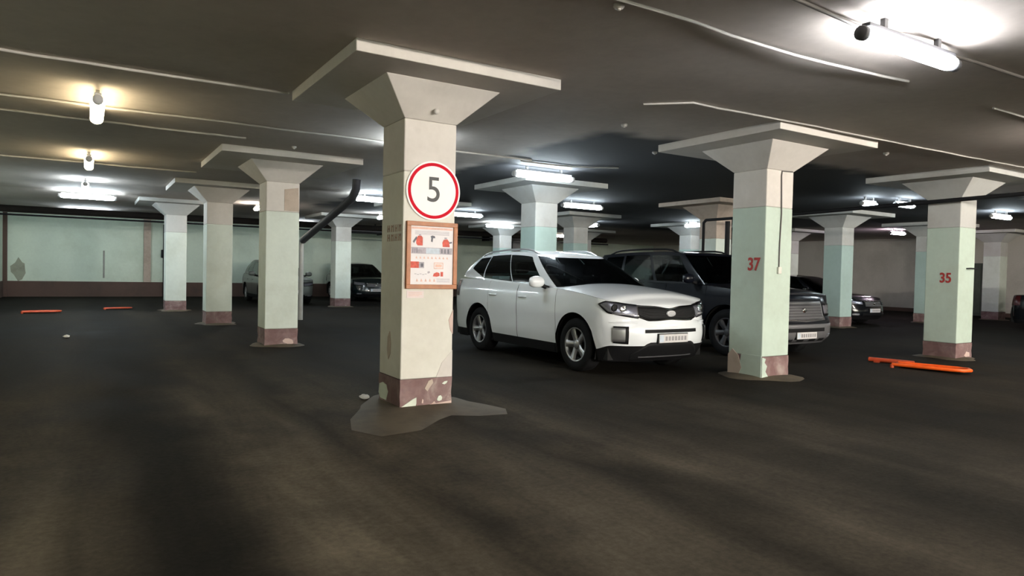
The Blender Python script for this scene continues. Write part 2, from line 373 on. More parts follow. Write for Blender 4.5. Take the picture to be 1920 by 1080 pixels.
column(24.92, 5.389, 'pale column at the far right near the right wall', 'grey_upper', 'pale_mint_paint', apron=.13, seed=18, group='columns of the second row')
column(4.95, 10.9, 'column behind the sign column, only its slab edge showing right of the sign', 'grey_upper', 'aqua_paint', apron=.13, seed=19, group='columns of the third row')
column(10.24, 10.926, 'narrow pale column behind the white car, right of the mint one', 'grey_upper', 'aqua_paint', apron=.13, seed=20, group='columns of the third row')
column(15.468, 11.059, 'far bluish column with a bright lamp at its capital', 'grey_upper', 'aqua_paint', apron=.13, seed=21, group='columns of the third row')
column(20.289, 10.575, 'far pale column seen just right of column 37', 'grey_upper', 'pale_mint_paint', apron=.13, seed=22, group='columns of the third row')
column(4.743, 17.2, 'mint column in front of the dark hatchback by the back wall', 'grey_upper', 'pale_mint_paint', apron=.13, seed=23, group='columns of the fourth row')
column(11.2, 17.0, 'far column between two tube lamps above the white car rear', 'grey_upper', 'aqua_paint', apron=.13, seed=24, group='columns of the fourth row')
column(15.2, 17.0, 'farthest dim column above the navy off-roader roof', 'grey_upper', 'aqua_paint', apron=.13, seed=25, group='columns of the fourth row')
# wear on the sign column
h = HW
patch_front(A, [(-.262, .012), (-.262, .035), (-.14, .105), (-.105, .118), (-.105, .06), (-.12, .012)], 'chip_white', 'paint_chip')
patch_front(A, [(.115, .085), (.13, .115), (.155, .12), (.17, .10), (.165, .075), (.14, .065), (.12, .07)], 'chip_white', 'paint_chip')
patch_front(A, [(.165, .235), (.19, .255), (.225, .258), (.215, .238), (.19, .225)], 'chip_white', 'paint_chip')
patch_front(A, [(-.05, .06), (-.045, .10), (-.03, .09), (-.033, .055)], 'chip_pink', 'paint_chip')
patch_front(A, [(-.10, .005), (0, .028), (.06, .045), (.085, .068), (.10, .05), (.06, .02), (-.02, .003)], 'chip_pink', 'paint_chip')
patch_front(A, [(.05, .04), (.17, .052), (.27, .06), (.27, .03), (.15, .02)], 'chip_pink', 'paint_chip')
patch_front(A, [(-.02, .20), (.02, .27), (.06, .285), (.07, .25), (.03, .20), (.01, .17)], 'bare_plaster', 'worn_patch')
patch_front(A, [(.10, .30), (.16, .44), (.272, .56), (.272, .30)], 'white_upper', 'worn_patch', th=.001)
patch_front(A, [(.225, .86), (.272, .96), (.272, .72), (.245, .76)], 'chip_pink', 'worn_patch')
patch_front(A, [(.06, .05), (.02, .14), (.06, .20), (.16, .215), (.25, .19), (.27, .10), (.22, .05)], 'chip_white', 'paint_chip', face='left')
patch_front(A, [(-.02, .52), (.03, .46), (.06, .55), (.05, .68), (.0, .74), (-.03, .62)], 'bare_plaster', 'worn_patch', face='left')
MB().lathe([(0, .03), (.018, .03), (.026, .015), (.028, 0), (0, 0)], 'y', 14, (.0, -HW-.12, 2.85)).build('junction_cap', 'conduit_white', A, smooth=True)
# wear on 37
patch_front(c37, [(-.272, .0), (-.272, .29), (-.20, .27), (-.22, .22), (-.17, .17), (-.20, .10), (-.12, .0)], 'mint_paint', 'paint_chip', th=.006)
patch_front(c37, [(-.274, .0), (-.274, .31), (.05, .31), (.10, .02)], 'mint_paint', 'paint_chip', face='left', th=.007)
patch_front(c37, [(.10, .0), (.04, .12), (.10, .28), (.20, .36), (.272, .28), (.272, .0)], 'bare_plaster', 'worn_patch', face='left', th=.010)
# B, D wear
patch_front(cB, [(.02, 2.30), (.02, 2.66), (.25, 2.70), (.265, 2.30)], 'bare_plaster', 'worn_patch')
for cc, s in ((c35, 3), (cB, 4)):
    rnd = random.Random(s)
    patch_front(cc, blob(.12, .08, .09, .05, 9, .3, rnd), 'chip_pink', 'paint_chip')

# stencilled numbers
def stencil(parent, txt, size, mat, x, z, face, name='stencilled_number', sx=0.62, bold=0.004):
    me = text_mesh(txt, size, .0015, bold); o = link(name, me, mat, parent)
    o.scale = (sx, 1, 1)
    if face == 'left': o.rotation_euler = (PI/2, 0, -PI/2); o.location = (-HW-.0035, x, z)
    else: o.rotation_euler = (PI/2, 0, 0); o.location = (x, -HW-.0035, z)
    return o
tag(stencil(c37, '37', .235, 'stencil_red', -.105, 1.512, 'left', sx=.86, bold=.006), 'red stencilled number 37')
tag(stencil(c35, '35', .235, 'stencil_red', -.065, 1.40, 'left', sx=.86, bold=.006), 'red stencilled number 35')
for zz in (1.745, 1.655):     # two short lines of faded unreadable stencil
    mb = MB()
    for k in range(4):
        y0 = .11 - k*.095
        mb.box(-HW-.0035, -HW+.001, y0-.058, y0-.046, zz-.034, zz+.034); mb.box(-HW-.0035, -HW+.001, y0-.014, y0, zz-.034, zz+.034)
        mb.box(-HW-.0034, -HW+.001, y0-.058, y0, zz-.008 + .02*(k % 2), zz+.006 + .02*(k % 2))
    mb.build('faded_stencil', 'stencil_faded', A)
# conduits on column 37 and hook on 35
MB().tube([(.24, -HW-.008, 2.775), (.02, -HW-.008, 2.765), (.01, -HW-.008, 2.70), (.03, -HW-.010, 2.2), (.012, -HW-.009, 1.80), (.012, -HW-.008, 1.49)], .0085, 6).build('conduit', 'cable_dark', c37, smooth=True)
MB().box(-.02, .045, -HW-.03, -HW+.002, 1.40, 1.49).build('switch_box', 'cream_paint', c37, bevel=.006)
MB().tube([(-.02, -HW+.004, 1.575), (.02, -HW-.05, 1.58), (.25, -HW-.05, 1.58)], .012, 6).build('hook', 'pipe_dark', c35, smooth=True)

# ------------------------------------------------------------------ sign, poster, papers on the column
sg = thing('round_sign', 'round white sign with red border and a black 5', 'sign', (.031, -HW-.012, 2.111))
def disc(r0, r1, y0, y1, n=56):
    if r0 == 0: return MB().lathe([(0, y1), (r1, y1), (r1, y0), (0, y0)], 'y', n)
    return MB().lathe([(r0, y1), (r0, y0), (r1, y0), (r1, y1), (r0, y1)], 'y', n)
disc(0, .285, -.004, .012).build('plate', 'sign_white', sg)
disc(.238, .268, -.0065, -.003).build('red_border', 'sign_red', sg)
me = text_mesh('5', .345, .0015, .0005); o = link('numeral', me, 'sign_black', sg); o.rotation_euler = (PI/2, 0, 0); o.location = (.0, -.0065, .0); o.scale = (.95, 1, 1)

pf = thing('framed_poster', 'wood-framed fire safety poster hung under the round sign', 'poster', (.024, -HW-.004, 1.488))
PW, PH, FR = .268, .322, .042
MB().box(-PW, PW, -.012, .002, -PH, PH).build('backing', 'frame_brown', pf)
for (a, b, c_, d) in ((-PW, PW, PH-FR, PH), (-PW, PW, -PH, -PH+FR), (-PW, -PW+FR, -PH+FR, PH-FR), (PW-FR, PW, -PH+FR, PH-FR)):
    MB().box(a, b, -.030, -.010, c_, d).build('frame_rail', 'frame_brown', pf, bevel=.003)
MB().box(-PW+FR, PW-FR, -.0145, -.011, -PH+FR, PH-FR).build('sheet', 'paper', pf)
pw, ph = PW-FR, PH-FR
INK = [0]
def ink(pts, mat, name='print'):
    INK[0] += 1; e = -.0150-.00004*INK[0]
    MB().prism([((a-.5)*2*pw, (.5-b)*2*ph) for a, b in pts], lambda a, b: (a, e, b), lambda a, b: (a, -.0143, b)).build(name, mat, pf)
def inkr(a0, b0, a1, b1, mat, name='print'): ink([(a0, b0), (a1, b0), (a1, b1), (a0, b1)], mat, name)
inkr(.02, .02, .98, .055, 'ink_peach', 'print_heading')
ink([(.13, .22), (.17, .17), (.25, .17), (.28, .20), (.28, .335), (.16, .335), (.13, .30)], 'ink_red')
ink([(.05, .27), (.13, .18), (.15, .21), (.08, .30)], 'ink_dark'); ink([(.19, .14), (.24, .14), (.24, .17), (.19, .17)], 'ink_grey')
ink([(.74, .27), (.77, .22), (.86, .21), (.90, .25), (.92, .345), (.75, .345)], 'ink_red'); ink([(.90, .26), (.97, .25), (.97, .275), (.91, .285)], 'ink_dark'); ink([(.79, .18), (.85, .18), (.85, .21), (.79, .21)], 'ink_grey')
ink([(.46, .17), (.50, .155), (.56, .165), (.57, .20), (.52, .20), (.51, .27), (.47, .26), (.475, .20)], 'ink_dark')
inkr(.02, .365, .98, .475, 'ink_grey', 'print_band'); inkr(.36, .375, .68, .47, 'ink_blue', 'print_band')
for k in range(6): inkr(.05+.045*k if k < 3 else .72+.075*(k-3), .385, .065+.045*k if k < 3 else .745+.075*(k-3), .46, 'ink_dark', 'print_figure')
for k in range(9): ink([(.12+.09*k, .555), (.14+.09*k, .515), (.165+.09*k, .56)], 'ink_peach', 'print_figure')
inkr(.0, .61, .20, .72, 'ink_red'); inkr(.20, .615, .32, .72, 'ink_grey'); inkr(.24, .64, .30, .70, 'ink_dark')
for r in ((.55, .62, .77, .635), (.55, .715, .77, .73), (.55, .635, .565, .715), (.755, .635, .77, .715)): inkr(*r, 'ink_peach')
inkr(.585, .65, .735, .70, 'ink_peach')
ink([(.53, .86), (.55, .81), (.62, .785), (.68, .80), (.69, .85), (.62, .865)], 'ink_red'); inkr(.71, .78, .77, .86, 'ink_red')
ink([(.40, .78), (.45, .77), (.46, .80), (.41, .815)], 'ink_grey')
for k in range(5): inkr(.10+.06*k, .815+.01*(k % 2), .145+.06*k, .825+.01*(k % 2), 'ink_grey', 'print_line')
for k in range(5): ink([(.14+.10*k, .95), (.16+.10*k, .90), (.19+.10*k, .95)], 'ink_peach', 'print_figure')
for k in range(3): inkr(.62, .90+.025*k, .93, .908+.025*k, 'ink_grey', 'print_line')
for k in range(4): inkr(.10, .085+.018*k, .90, .091+.018*k, 'ink_grey', 'print_line')
nt_ = thing('paper_note', 'small pinkish paper note stuck below the framed poster', 'note', (-.137, -HW-.002, 1.112))
MB().box(-.088, .088, -.002, .003, -.034, .034).build('sheet', 'paper_pink', nt_)
for k in range(3): MB().box(-.07, .07-.03*(k == 2), -.0028, -.0018, .012-.014*k, .016-.014*k).build('print_line', 'ink_peach', nt_)
sb = thing('notice_board', 'thin brown board on the shaded right side of the sign column', 'board', (HW+.012, .05, 1.42))
MB().box(-.010, .014, -.17, .17, -.22, .22).build('backing', 'paper', sb)
for (y0, y1, z0, z1) in ((-.18, .18, .20, .24), (-.18, .18, -.24, -.20), (-.18, -.14, -.20, .20), (.14, .18, -.20, .20)):
    MB().box(-.011, .022, y0, y1, z0, z1).build('frame_rail', 'frame_brown', sb)

# ------------------------------------------------------------------ lamps
def capsule(L, rw, rh, n=14, m=6):
    """rounded tube along x, half length L"""
    prof = []
    for k in range(m+1):
        a = PI/2*k/m; prof.append((-L - rw*math.cos(a) + rw, math.sin(a)))
    prof += [(-x, s) for x, s in reversed(prof)]
    mb = MB(); rows = [[(x, s*rw*math.cos(2*PI*k/n), s*rh*math.sin(2*PI*k/n)) for k in range(n)] for x, s in prof]
    mb.grid(rows, wrap=True); return mb
def lamp(x, y, along, label, col, k, L=.60, z=None, group='tube lamps under the ceiling', dark=False, rw=.068):
    z = ZC-.15 if z is None else z
    t = thing('ceiling_lamp', label, 'lamp', (x, y, z), 0 if along == 'x' else PI/2, group)
    body = 'fixture_dark' if dark else 'fixture_grey'
    capsule(L, rw, .052).build('diffuser', mat_tube(col, k), t, smooth=True)
    MB().box(-L*.97, L*.97, -.032, .032, .05, .080).build('housing', body, t, bevel=.006)
    for s in (-1, 1):
        MB().lathe([(0, -.03), (.045, -.03), (.05, -.02), (.05, .02), (.045, .03), (0, .03)], 'x', 14, (s*(L+.015), 0, 0)).build('end_cap', body, t, smooth=True)
        MB().box(s*L*.6-.02, s*L*.6+.02, -.018, .018, .078, ZC-z).build('bracket', body, t)
    return t
lamp(2.30, -3.56, 'x', 'bright white tube lamp nearest the camera at upper right', (.93, .96, 1.0), .50, dark=True)
lamp(-2.72, 2.60, 'y', 'yellowish tube lamp over the left lane, nearest of the pair', WARM, .18)
lamp(-2.79, 7.40, 'y', 'yellowish tube lamp over the left lane, second from the camera', WARM, .22)
lamp(-2.85, 11.45, 'y', 'small lamp just above the long white tube at far left', COOL, .5, L=.45)
lamp(-2.80, 14.4, 'x', 'long white tube lamp in front of the back wall at far left', COOL, 1.1)
lamp(-2.8, 21.0, 'x', 'added tube lamp hidden behind the thick pipe before the back wall', COOL, .75, rw=.05)  # unseen, added to brighten the back wall
lamp(4.2, 21.0, 'x', 'added tube lamp hidden behind the pipe over the silver hatchback', COOL, .35, rw=.05)  # also added, lights the wall behind the hatchbacks
lamp(1.40, 14.5, 'y', 'small warm lamp between the second and third left columns', AMB, .8, L=.35)
lamp(3.25, 9.68, 'x', 'white tube lamp left of the sign column', COOL, .75)
lamp(5.36, 14.95, 'y', 'small round white lamp touching the sign column edge', COOL, .8, L=.30)
lamp(6.85, 12.0, 'x', 'white tube lamp right beside the round sign', COOL, .5)
lamp(10.2, 15.55, 'x', 'white tube lamp, second right of the round sign', COOL, .5)
lamp(3.99, 3.62, 'x', 'large white tube lamp above the white car roof', COOL, .68)
lamp(1.05, 2.6, 'y', 'weak added fill lamp hidden behind the sign column', COOL, .28)  # added fill, unseen: lifts the car side and second left column
lamp(7.78, 7.42, 'x', 'white tube lamp behind the large one over the white car', COOL, .42)
lamp(15.4, 19.0, 'x', 'small amber lamp low behind the mint column', AMB, .8, L=.30)
lamp(12.2, 12.55, 'y', 'tiny white lamp right of the narrow far column', COOL, .7, L=.30)
lamp(14.4, 9.95, 'y', 'round white lamp at the far bluish column', COOL, .5, L=.35)
lamp(12.7, 2.07, 'x', 'bluish white lamp left of column 35, upper right of the pair', COOL, .5, L=.35)
lamp(11.95, 2.45, 'x', 'white lamp left of column 35, upper left of the pair', COOL, .45, L=.25)
lamp(21.8, 7.2, 'x', 'pinkish lamp left of column 35, lowest of the three', PINK, .5, L=.45)
lamp(17.1, 2.0, 'x', 'white tube lamp right of column 35', COOL, .65, L=.50)
# unseen fill lamps, added outside the view to light the column fronts
lamp(7.40, -3.56, 'x', 'added fill lamp extending the near row, unseen to the right', NEUT, .75)
lamp(12.5, -3.56, 'x', 'added fill lamp extending the near row, farthest unseen to the right', NEUT, 1.0)
for k, x in enumerate((.3, 4.0, 7.7, 11.4)):
    lamp(x, -20.0, 'x', ('added warm fill lamp unseen behind the photographer', 'added warm fill lamp unseen behind, second along', 'added warm fill lamp unseen behind, third along', 'added warm fill lamp unseen behind, fourth along')[k], AMB, 16.5)  # added fill row, much stronger than the visible tubes

# ------------------------------------------------------------------ pipes, conduits, ducts
def pipe(name, pts, r, mat, label, cat='pipe', n=8, clamps=0, group=None):
    o = MB().tube(pts, r, n).build(name, mat, None, smooth=True); tag(o, label, cat, group)
    return o
g = 'ceiling conduits'
def wob(pts, amp=.012, seed=1, step=.35):
    rnd = random.Random(seed); out = []
    for a, b in zip(pts[:-1], pts[1:]):
        a, b = Vector(a), Vector(b); n = max(1, int((b-a).length/step))
        for i in range(n):
            p = a.lerp(b, i/n)
            if i: p = p + Vector((0, rnd.uniform(-amp, amp), -abs(rnd.uniform(0, amp*.6))))
            out.append(p)
    out.append(Vector(pts[-1])); return out
zc = ZC-.016
pipe('conduit', wob([(-5.4, 1.06, zc), (-1.02, 1.06, zc)], seed=1), .016, 'conduit_white', 'white conduit on the ceiling left of the sign column, nearest the camera', 'conduit', 6, group=g)
pipe('conduit', wob([(-5.4, 3.0, zc), (3.3, 2.98, zc)], seed=2), .015, 'conduit_white', 'white conduit running past the nearest yellowish lamp', 'conduit', 6, group=g)
pipe('conduit', wob([(-5.4, 3.88, zc), (-.9, 3.99, zc)], seed=3), .015, 'conduit_white', 'white conduit just beyond the nearest yellowish lamp', 'conduit', 6, group=g)
pipe('conduit', wob([(-5.4, 8.3, zc), (-1.0, 8.4, zc)], seed=4), .016, 'conduit_white', 'white conduit beyond the second yellowish lamp', 'conduit', 6, group=g)
pipe('conduit', wob([(-1.5, -2.75, zc), (.12, -2.79, zc), (.9, -2.79, zc), (2.0, -2.80, zc-.03), (2.35, -2.85, zc-.045), (3.55, -2.87, zc)], seed=5), .013, 'conduit_white', 'thin sagging white conduit below the nearest white lamp', 'conduit', 6, group=g)
pipe('conduit', wob([(2.22, -.81, zc), (2.59, -1.17, zc), (4.11, -1.22, zc), (4.6, -1.25, zc), (6.2, -1.28, zc), (8.4, -1.35, zc), (12, -1.5, zc)], seed=6), .012, 'conduit_white', 'kinked thin conduit above column 37', 'conduit', 6, group=g)
pipe('conduit', wob([(5.2, -2.86, zc), (9.0, -2.9, zc)], seed=7), .012, 'conduit_white', 'short thin conduit at the upper right edge', 'conduit', 6, group=g)
pipe('power_cable', [(.2, -3.40, zc), (1.08, -3.46, zc-.005), (1.60, -3.45, zc-.02), (1.87, -3.47, zc-.05), (2.25, -3.50, zc-.055), (2.62, -3.53, zc-.06), (2.95, -3.53, zc-.045), (3.4, -3.50, zc-.01), (4.25, -3.51, zc), (7.0, -3.55, zc)], .014, 'cable_dark', 'dark drooping cable crossing the nearest white lamp', 'cable', 8)
pipe('conduit', wob([(3.2, 3.15, zc), (4.2, 3.10, zc), (4.9, 2.7, zc)], seed=8), .014, 'conduit_white', 'thin conduit over the dark ceiling left of column 37', 'conduit', 6, group=g)
# wall pipes along Y=20
pipe('heating_pipe', [(-5.45, 20, 2.98), (3.6, 20, 2.99), (5.6, 20, 2.98), (19, 20, 2.99)], .11, 'pipe_brown', 'thick dark pipe under the ceiling in front of the back wall', n=12)
pipe('sprinkler_pipe', [(-5.45, 19.85, 2.79), (19, 19.85, 2.79)], .03, 'pipe_dark', 'thin dark pipe below the thick one in front of the back wall')
d = thing('air_duct', 'dark box duct under the ceiling left of the sign column', 'duct', (6.7, 20.46, 2.93))
MB().box(-.75, .75, -.30, .30, -.16, .16).build('duct_body', 'duct_dark', d, bevel=.02)
for s in (-1, 1): MB().box(s*.5-.02, s*.5+.02, -.02, .02, .16, ZC-2.93).build('hanger', 'pipe_dark', d)
for s in (-1, 1): MB().box(s*.72-.03, s*.72+.03, -.33, .33, -.19, .19).build('flange', 'pipe_dark', d)
d = thing('air_duct', 'dark box duct under the ceiling behind the white car roof', 'duct', (14.0, 20.46, 2.93))
MB().box(-1.6, 1.6, -.30, .30, -.19, .19).build('duct_body', 'duct_dark', d, bevel=.02)
for s in (-1, 1): MB().box(s*.9-.02, s*.9+.02, -.02, .02, .19, ZC-2.93).build('hanger', 'pipe_dark', d)
for s in (-1, 1): MB().box(s*1.57-.03, s*1.57+.03, -.33, .33, -.22, .22).build('flange', 'pipe_dark', d)
MB().box(-.3, .1, -.25, .25, -.62, -.19).build('duct_drop', 'duct_dark', d)
# Y-direction pipe on the right, ends in a drop near the brown column
pipe('water_pipe', [(9.7, -8.5, 2.82), (9.7, -1.4, 2.75), (9.7, 2.74, 2.68), (9.7, 5.10, 2.68), (9.7, 5.17, 2.62), (9.7, 5.17, .0)], .035, 'pipe_dark', 'black pipe running past the top of column 35 and down by the brown column')
pipe('riser_pipe', [(9.7, 4.45, .0), (9.7, 4.45, 2.62)], .055, 'pipe_dark', 'short thick black riser pipe left of column 37')
# diagonal drain
pipe('drain_pipe', [(1.82, 7.15, ZC-.03), (1.82, 7.19, 2.95), (1.85, 7.5, 2.80), (1.85, 11.15, 2.06), (1.85, 11.27, 2.03)], .085, 'duct_dark', 'dark drain pipe slanting down right of the second left column', n=12)
pipe('drain_riser', [(1.85, 11.40, 0), (1.85, 11.40, 2.05)], .06, 'pipe_pale', 'pale upright drain riser beside the second left column')
pipe('wall_pipe', [(-.08, Y1-.10, 0), (-.08, Y1-.10, 3.0)], .05, 'pipe_dark', 'dark upright pipe on the back wall beside the farthest column')
tag(MB().box(-.20, .02, Y1-.22, Y1-.05, 1.62, 1.95).build('valve_box', 'pipe_dark', None, bevel=.02), 'dark valve box on the upright pipe at the back wall', 'box')
pipe('wall_pipe', [(-2.24, Y1-.04, .75), (-2.24, Y1-.04, 1.84)], .03, 'pipe_pale', 'short grey pipe on the middle of the back wall')
tag(MB().prism(blob(-5.0, 1.05, .22, .38, 11, .3, random.Random(3)), lambda a, b: (a, Y1-.012, b), lambda a, b: (a, Y1+.01, b)).build('damp_stain', 'wall_stain', None), 'dark stain patch low on the left end of the back wall', 'stain')
# ceiling buttons (detectors, boxes)
def detector(x, y, label):
    t = thing('smoke_detector', label, 'detector', (x, y, ZC), 0, 'ceiling detectors')
    MB().lathe([(0, 0), (.038, 0), (.038, -.018), (.03, -.03), (0, -.034)], 'z', 16).build('base', 'conduit_white', t, smooth=True)
    MB().lathe([(0, -.03), (.014, -.03), (.012, -.042), (0, -.042)], 'z', 12).build('sensor', 'conduit_white', t, smooth=True)
for (x, y, l) in ((2.75, .10, 'small white detector on the ceiling between the sign column and column 37'), (6.95, -.75, 'small white detector on the ceiling right of column 37'),
                  (.25, -2.70, 'small white detector on the ceiling at the top edge'), (4.35, 1.25, 'small pale detector at the edge of the dark ceiling area'), (-.15, 4.3, 'small pale detector above the second left column')):
    detector(x, y, l)

# ------------------------------------------------------------------ cars
def cr(tab, x):
    """smooth interpolation of a table [(x, v)...]"""
    if x <= tab[0][0]: return tab[0][1]
    if x >= tab[-1][0]: return tab[-1][1]
    for i in range(len(tab)-1):
        if tab[i][0] <= x <= tab[i+1][0]:
            x0, y0 = tab[i]; x1, y1 = tab[i+1]
            m0 = (y1-tab[i-1][1])/(x1-tab[i-1][0]) if i > 0 else (y1-y0)/(x1-x0)
            m1 = (tab[i+2][1]-y0)/(tab[i+2][0]-x0) if i+2 < len(tab) else (y1-y0)/(x1-x0)
            h_ = x1-x0; t = (x-x0)/h_
            return (2*t**3-3*t*t+1)*y0 + (t**3-2*t*t+t)*h_*m0 + (-2*t**3+3*t*t)*y1 + (t**3-t*t)*h_*m1
def sstep(a, b, x): t = min(1, max(0, (x-a)/(b-a))); return t*t*(3-2*t)
class Loop:
    """plan outline, half: s 0..1 rear curve, 1..2 side, 2..3 front curve; y given positive"""
    def __init__(s, xr, xsr, xsf, xf, W, nr=3.0, nf=2.8, taper=None):
        s.xr, s.xsr, s.xsf, s.xf, s.W, s.nr, s.nf = xr, xsr, xsf, xf, W, nr, nf; s.taper = taper or (lambda x: 0)
    def __call__(s, q):
        if q <= 1:
            th = PI/2*q; n = s.nr; c, d_ = math.cos(th), math.sin(th)
            x = s.xsr + (s.xr-s.xsr)*abs(c)**(2/n); y = s.W*abs(d_)**(2/n)
        elif q < 2: x = s.xsr + (s.xsf-s.xsr)*(q-1); y = s.W
        else:
            th = PI/2*(3-q); n = s.nf; c, d_ = math.cos(th), math.sin(th)
            x = s.xsf + (s.xf-s.xsf)*abs(c)**(2/n); y = s.W*abs(d_)**(2/n)
        return x, max(0, y - s.taper(x)*(y/s.W))
    def normal(s, q):
        e = 1e-3; a = s(max(0, q-e)); b = s(min(3, q+e)); dx, dy = b[0]-a[0], b[1]-a[1]
        L = math.hypot(dx, dy) or 1; return dy/L, -dx/L
def srange(a, b, n): return [a+(b-a)*i/n for i in range(n+1)]

def build_car(name, label, cat, P, loc, rz, group=None):
    T = thing(name, label, cat, loc, rz, group)
    W, rt, ra = P['W'], P['rt'], P['ra']; axles = P['axles']
    body = Loop(P['xr'], P['xr']+P.get('rr', .45), P['xf']-P.get('rf', .60), P['xf'], W, P.get('nr', 3.2), P.get('nf', 2.7))
    zt = lambda x: cr(P['top'], x)
    def nrm(q):
        nx, ny = body.normal(q)
        if nx*1 and ny < 0: nx, ny = -nx, -ny
        return nx, ny
    def surf(q, z, off=0):
        x, y = body(q)
        if q <= 1: nx, ny = -1.0*(1-sstep(.35, .95, q)), sstep(.1, .8, q)
        elif q < 2: nx, ny = 0, 1
        else:
            nx, ny = body.normal(q)
            if nx < 0: nx, ny = -nx, -ny
        L = math.hypot(nx, ny) or 1; nx /= L; ny /= L
        ins = cr(P['ins'], z)
        if q > 2:
            wgt = sstep(.25, .95, nx); ins = ins*(1-wgt) + cr(P['insf'], z)*wgt
        elif q < 1:
            wgt = sstep(.25, .95, -nx); ins = ins*(1-wgt) + cr(P['insr'], z)*wgt
        x, y = x - nx*(ins-off), y - ny*(ins-off)
        if q >= 2.999 or q <= .001: y = 0
        return x, max(y, 0), z
    ztq = lambda q: zt(body(q)[0])
    zlow = P['zlow']; zcl = P['zcl']
    def zb(x, base):
        for xa in axles:
            d_ = abs(x-xa)
            if d_ < ra: base = max(base, rt + math.sqrt(ra*ra-d_*d_)*P.get('archk', 1.0))
        return base
    # sample positions
    def q_of_x(x): return 1 + (x-body.xsr)/(body.xsf-body.xsr)
    qs = srange(0, 1, 16) + srange(1, 2, 44) + srange(2, 3, 34)
    for xa in axles:
        for k in range(25):
            x = xa + ra*math.cos(PI*k/24)
            for xx in ((x,) if 0 < k < 24 else (x, x-1e-3*(1 if k == 0 else -1))):
                if body.xsr < xx < body.xsf: qs.append(q_of_x(xx))
    gaps = P['doors']
    for a, b in gaps: qs += [q_of_x(a), q_of_x(b)]
    qs = sorted(set(round(q, 5) for q in qs))
    def wall(qlist, z0f, z1f, nz, off=0, side=1, mb=None, gap=None):
        mb = mb or MB(); rows = []
        for q in qlist:
            z0, z1 = z0f(q), z1f(q); z1 = max(z0, z1)
            rows.append([(p[0], side*p[1], p[2]) for p in (surf(q, z0+(z1-z0)*k/nz, off) for k in range(nz+1))])
        # drop empty cells
        for i in range(len(rows)-1):
            if rows[i][-1][2]-rows[i][0][2] < 1e-4 and rows[i+1][-1][2]-rows[i+1][0][2] < 1e-4: continue
            mb.grid([rows[i], rows[i+1]])
        return mb
    zclq = lambda q: zcl + (P.get('zclf', zcl)-zcl)*sstep(2.0, 2.35, q)
    bz0 = lambda q: zb(body(q)[0], zclq(q)); cz0 = lambda q: zb(body(q)[0], zlow)
    qa, qb = q_of_x(gaps[0][0]), q_of_x(gaps[-1][1])
    g_ = .006/(body.xsf-body.xsr)
    pm = P['paint']
    # body shell without the doors
    for nm, ql in (('rear_body', [q for q in qs if q <= qa+1e-6]), ('front_body', [q for q in qs if q >= qb-1e-6])):
        bm_ = MB()
        for sd in (1, -1): wall(ql, bz0, ztq, 14, 0, sd, bm_)
        bm_.build(nm, pm, T, smooth=True, weld=True)
    # doors
    ghB = Loop(P['gx'][0], P['gx'][1], P['gx'][2], P['gx'][3], P['gw'], P.get('gnr', 3.5), P.get('gnf', 5.0))
    ghR = Loop(P['rx'][0], P['rx'][1], P['rx'][2], P['rx'][3], P['rw'], P.get('gnr', 3.5), P.get('gnf', 5.0))
    cowl = P['cowl']
    def gsurf(q, t, off=0):
        b, r = ghB(q), ghR(q)
        zB = cr(P['belt'], b[0]); zR = cr(P['roof'], r[0])
        x = b[0]+(r[0]-b[0])*t; y = b[1]+(r[1]-b[1])*t; z = zB+(zR-zB)*t
        bl = P.get('bulge', .035)*4*t*(1-t) + off
        nx, ny = ghB.normal(q)
        if q > 2 and nx < 0: nx, ny = -nx, -ny
        if q < 1: nx, ny = -(1-sstep(.3, .95, q)), sstep(.1, .8, q)
        if 1 <= q <= 2: nx, ny = 0, 1
        L = math.hypot(nx, ny) or 1
        y2 = y+ny/L*bl
        if q >= 2.999 or q <= .001: y2 = 0
        return x+nx/L*bl, max(0, y2), z+off*.35
    def gpatch(mb, q0f, q1f, t0, t1, nq, nt_n, off, sd):
        rows = []
        for i in range(nq+1):
            row = []
            for k in range(nt_n+1):
                u = i/nq; v = k/nt_n
                tl = t0(u) if callable(t0) else t0; th = t1(u) if callable(t1) else t1
                t = tl+(th-tl)*v; q = q0f+(q1f-q0f)*u
                p = gsurf(q, t, off); row.append((p[0], sd*p[1], p[2]))
            rows.append(row)
        return mb.grid(rows)
    for sd in (1, -1):
        for di, (a, b) in enumerate(gaps):
            qd = [q_of_x(a)+g_] + [q for q in qs if q_of_x(a)+g_ < q < q_of_x(b)-g_] + [q_of_x(b)-g_]
            mb = wall(qd, bz0, lambda q: ztq(q)-.002, 14, 0.001, sd)
            dobj = mb.build('door', pm, T, smooth=True, weld=True)
            x, y, z = surf(q_of_x(a+.17), P['hz'], .018)
            hb = MB().tube([(x-.10, sd*(y-.02), z), (x-.085, sd*y, z), (x+.085, sd*y, z+.004), (x+.10, sd*(y-.02), z+.004)], .014, 8)
            hb.build('handle', P.get('handle', pm), dobj, smooth=True)
            wq = P['win'][di]
            gpatch(MB(), wq[0], wq[1], wq[2], wq[3], 10, 8, .004, sd).build('window', 'tinted_glass', dobj, smooth=True)
        if len(P['win']) > len(gaps):
            wq = P['win'][-1]
            gpatch(MB(), wq[0], wq[1], wq[2], wq[3], 8, 8, .004, sd).build('quarter_window', 'tinted_glass', T, smooth=True)
    # greenhouse frame: everything that is not window
    gf = MB()
    wins = P['win']; ws0, ws1 = P['ws']; rw0, rw1 = P['rwin']
    tl_, th_ = .04, .93
    allq = sorted(set(srange(0, 3, 90) + [v for w_ in wins for v in w_[:2]] + [ws0, rw1]))
    ts = srange(0, 1, 16)
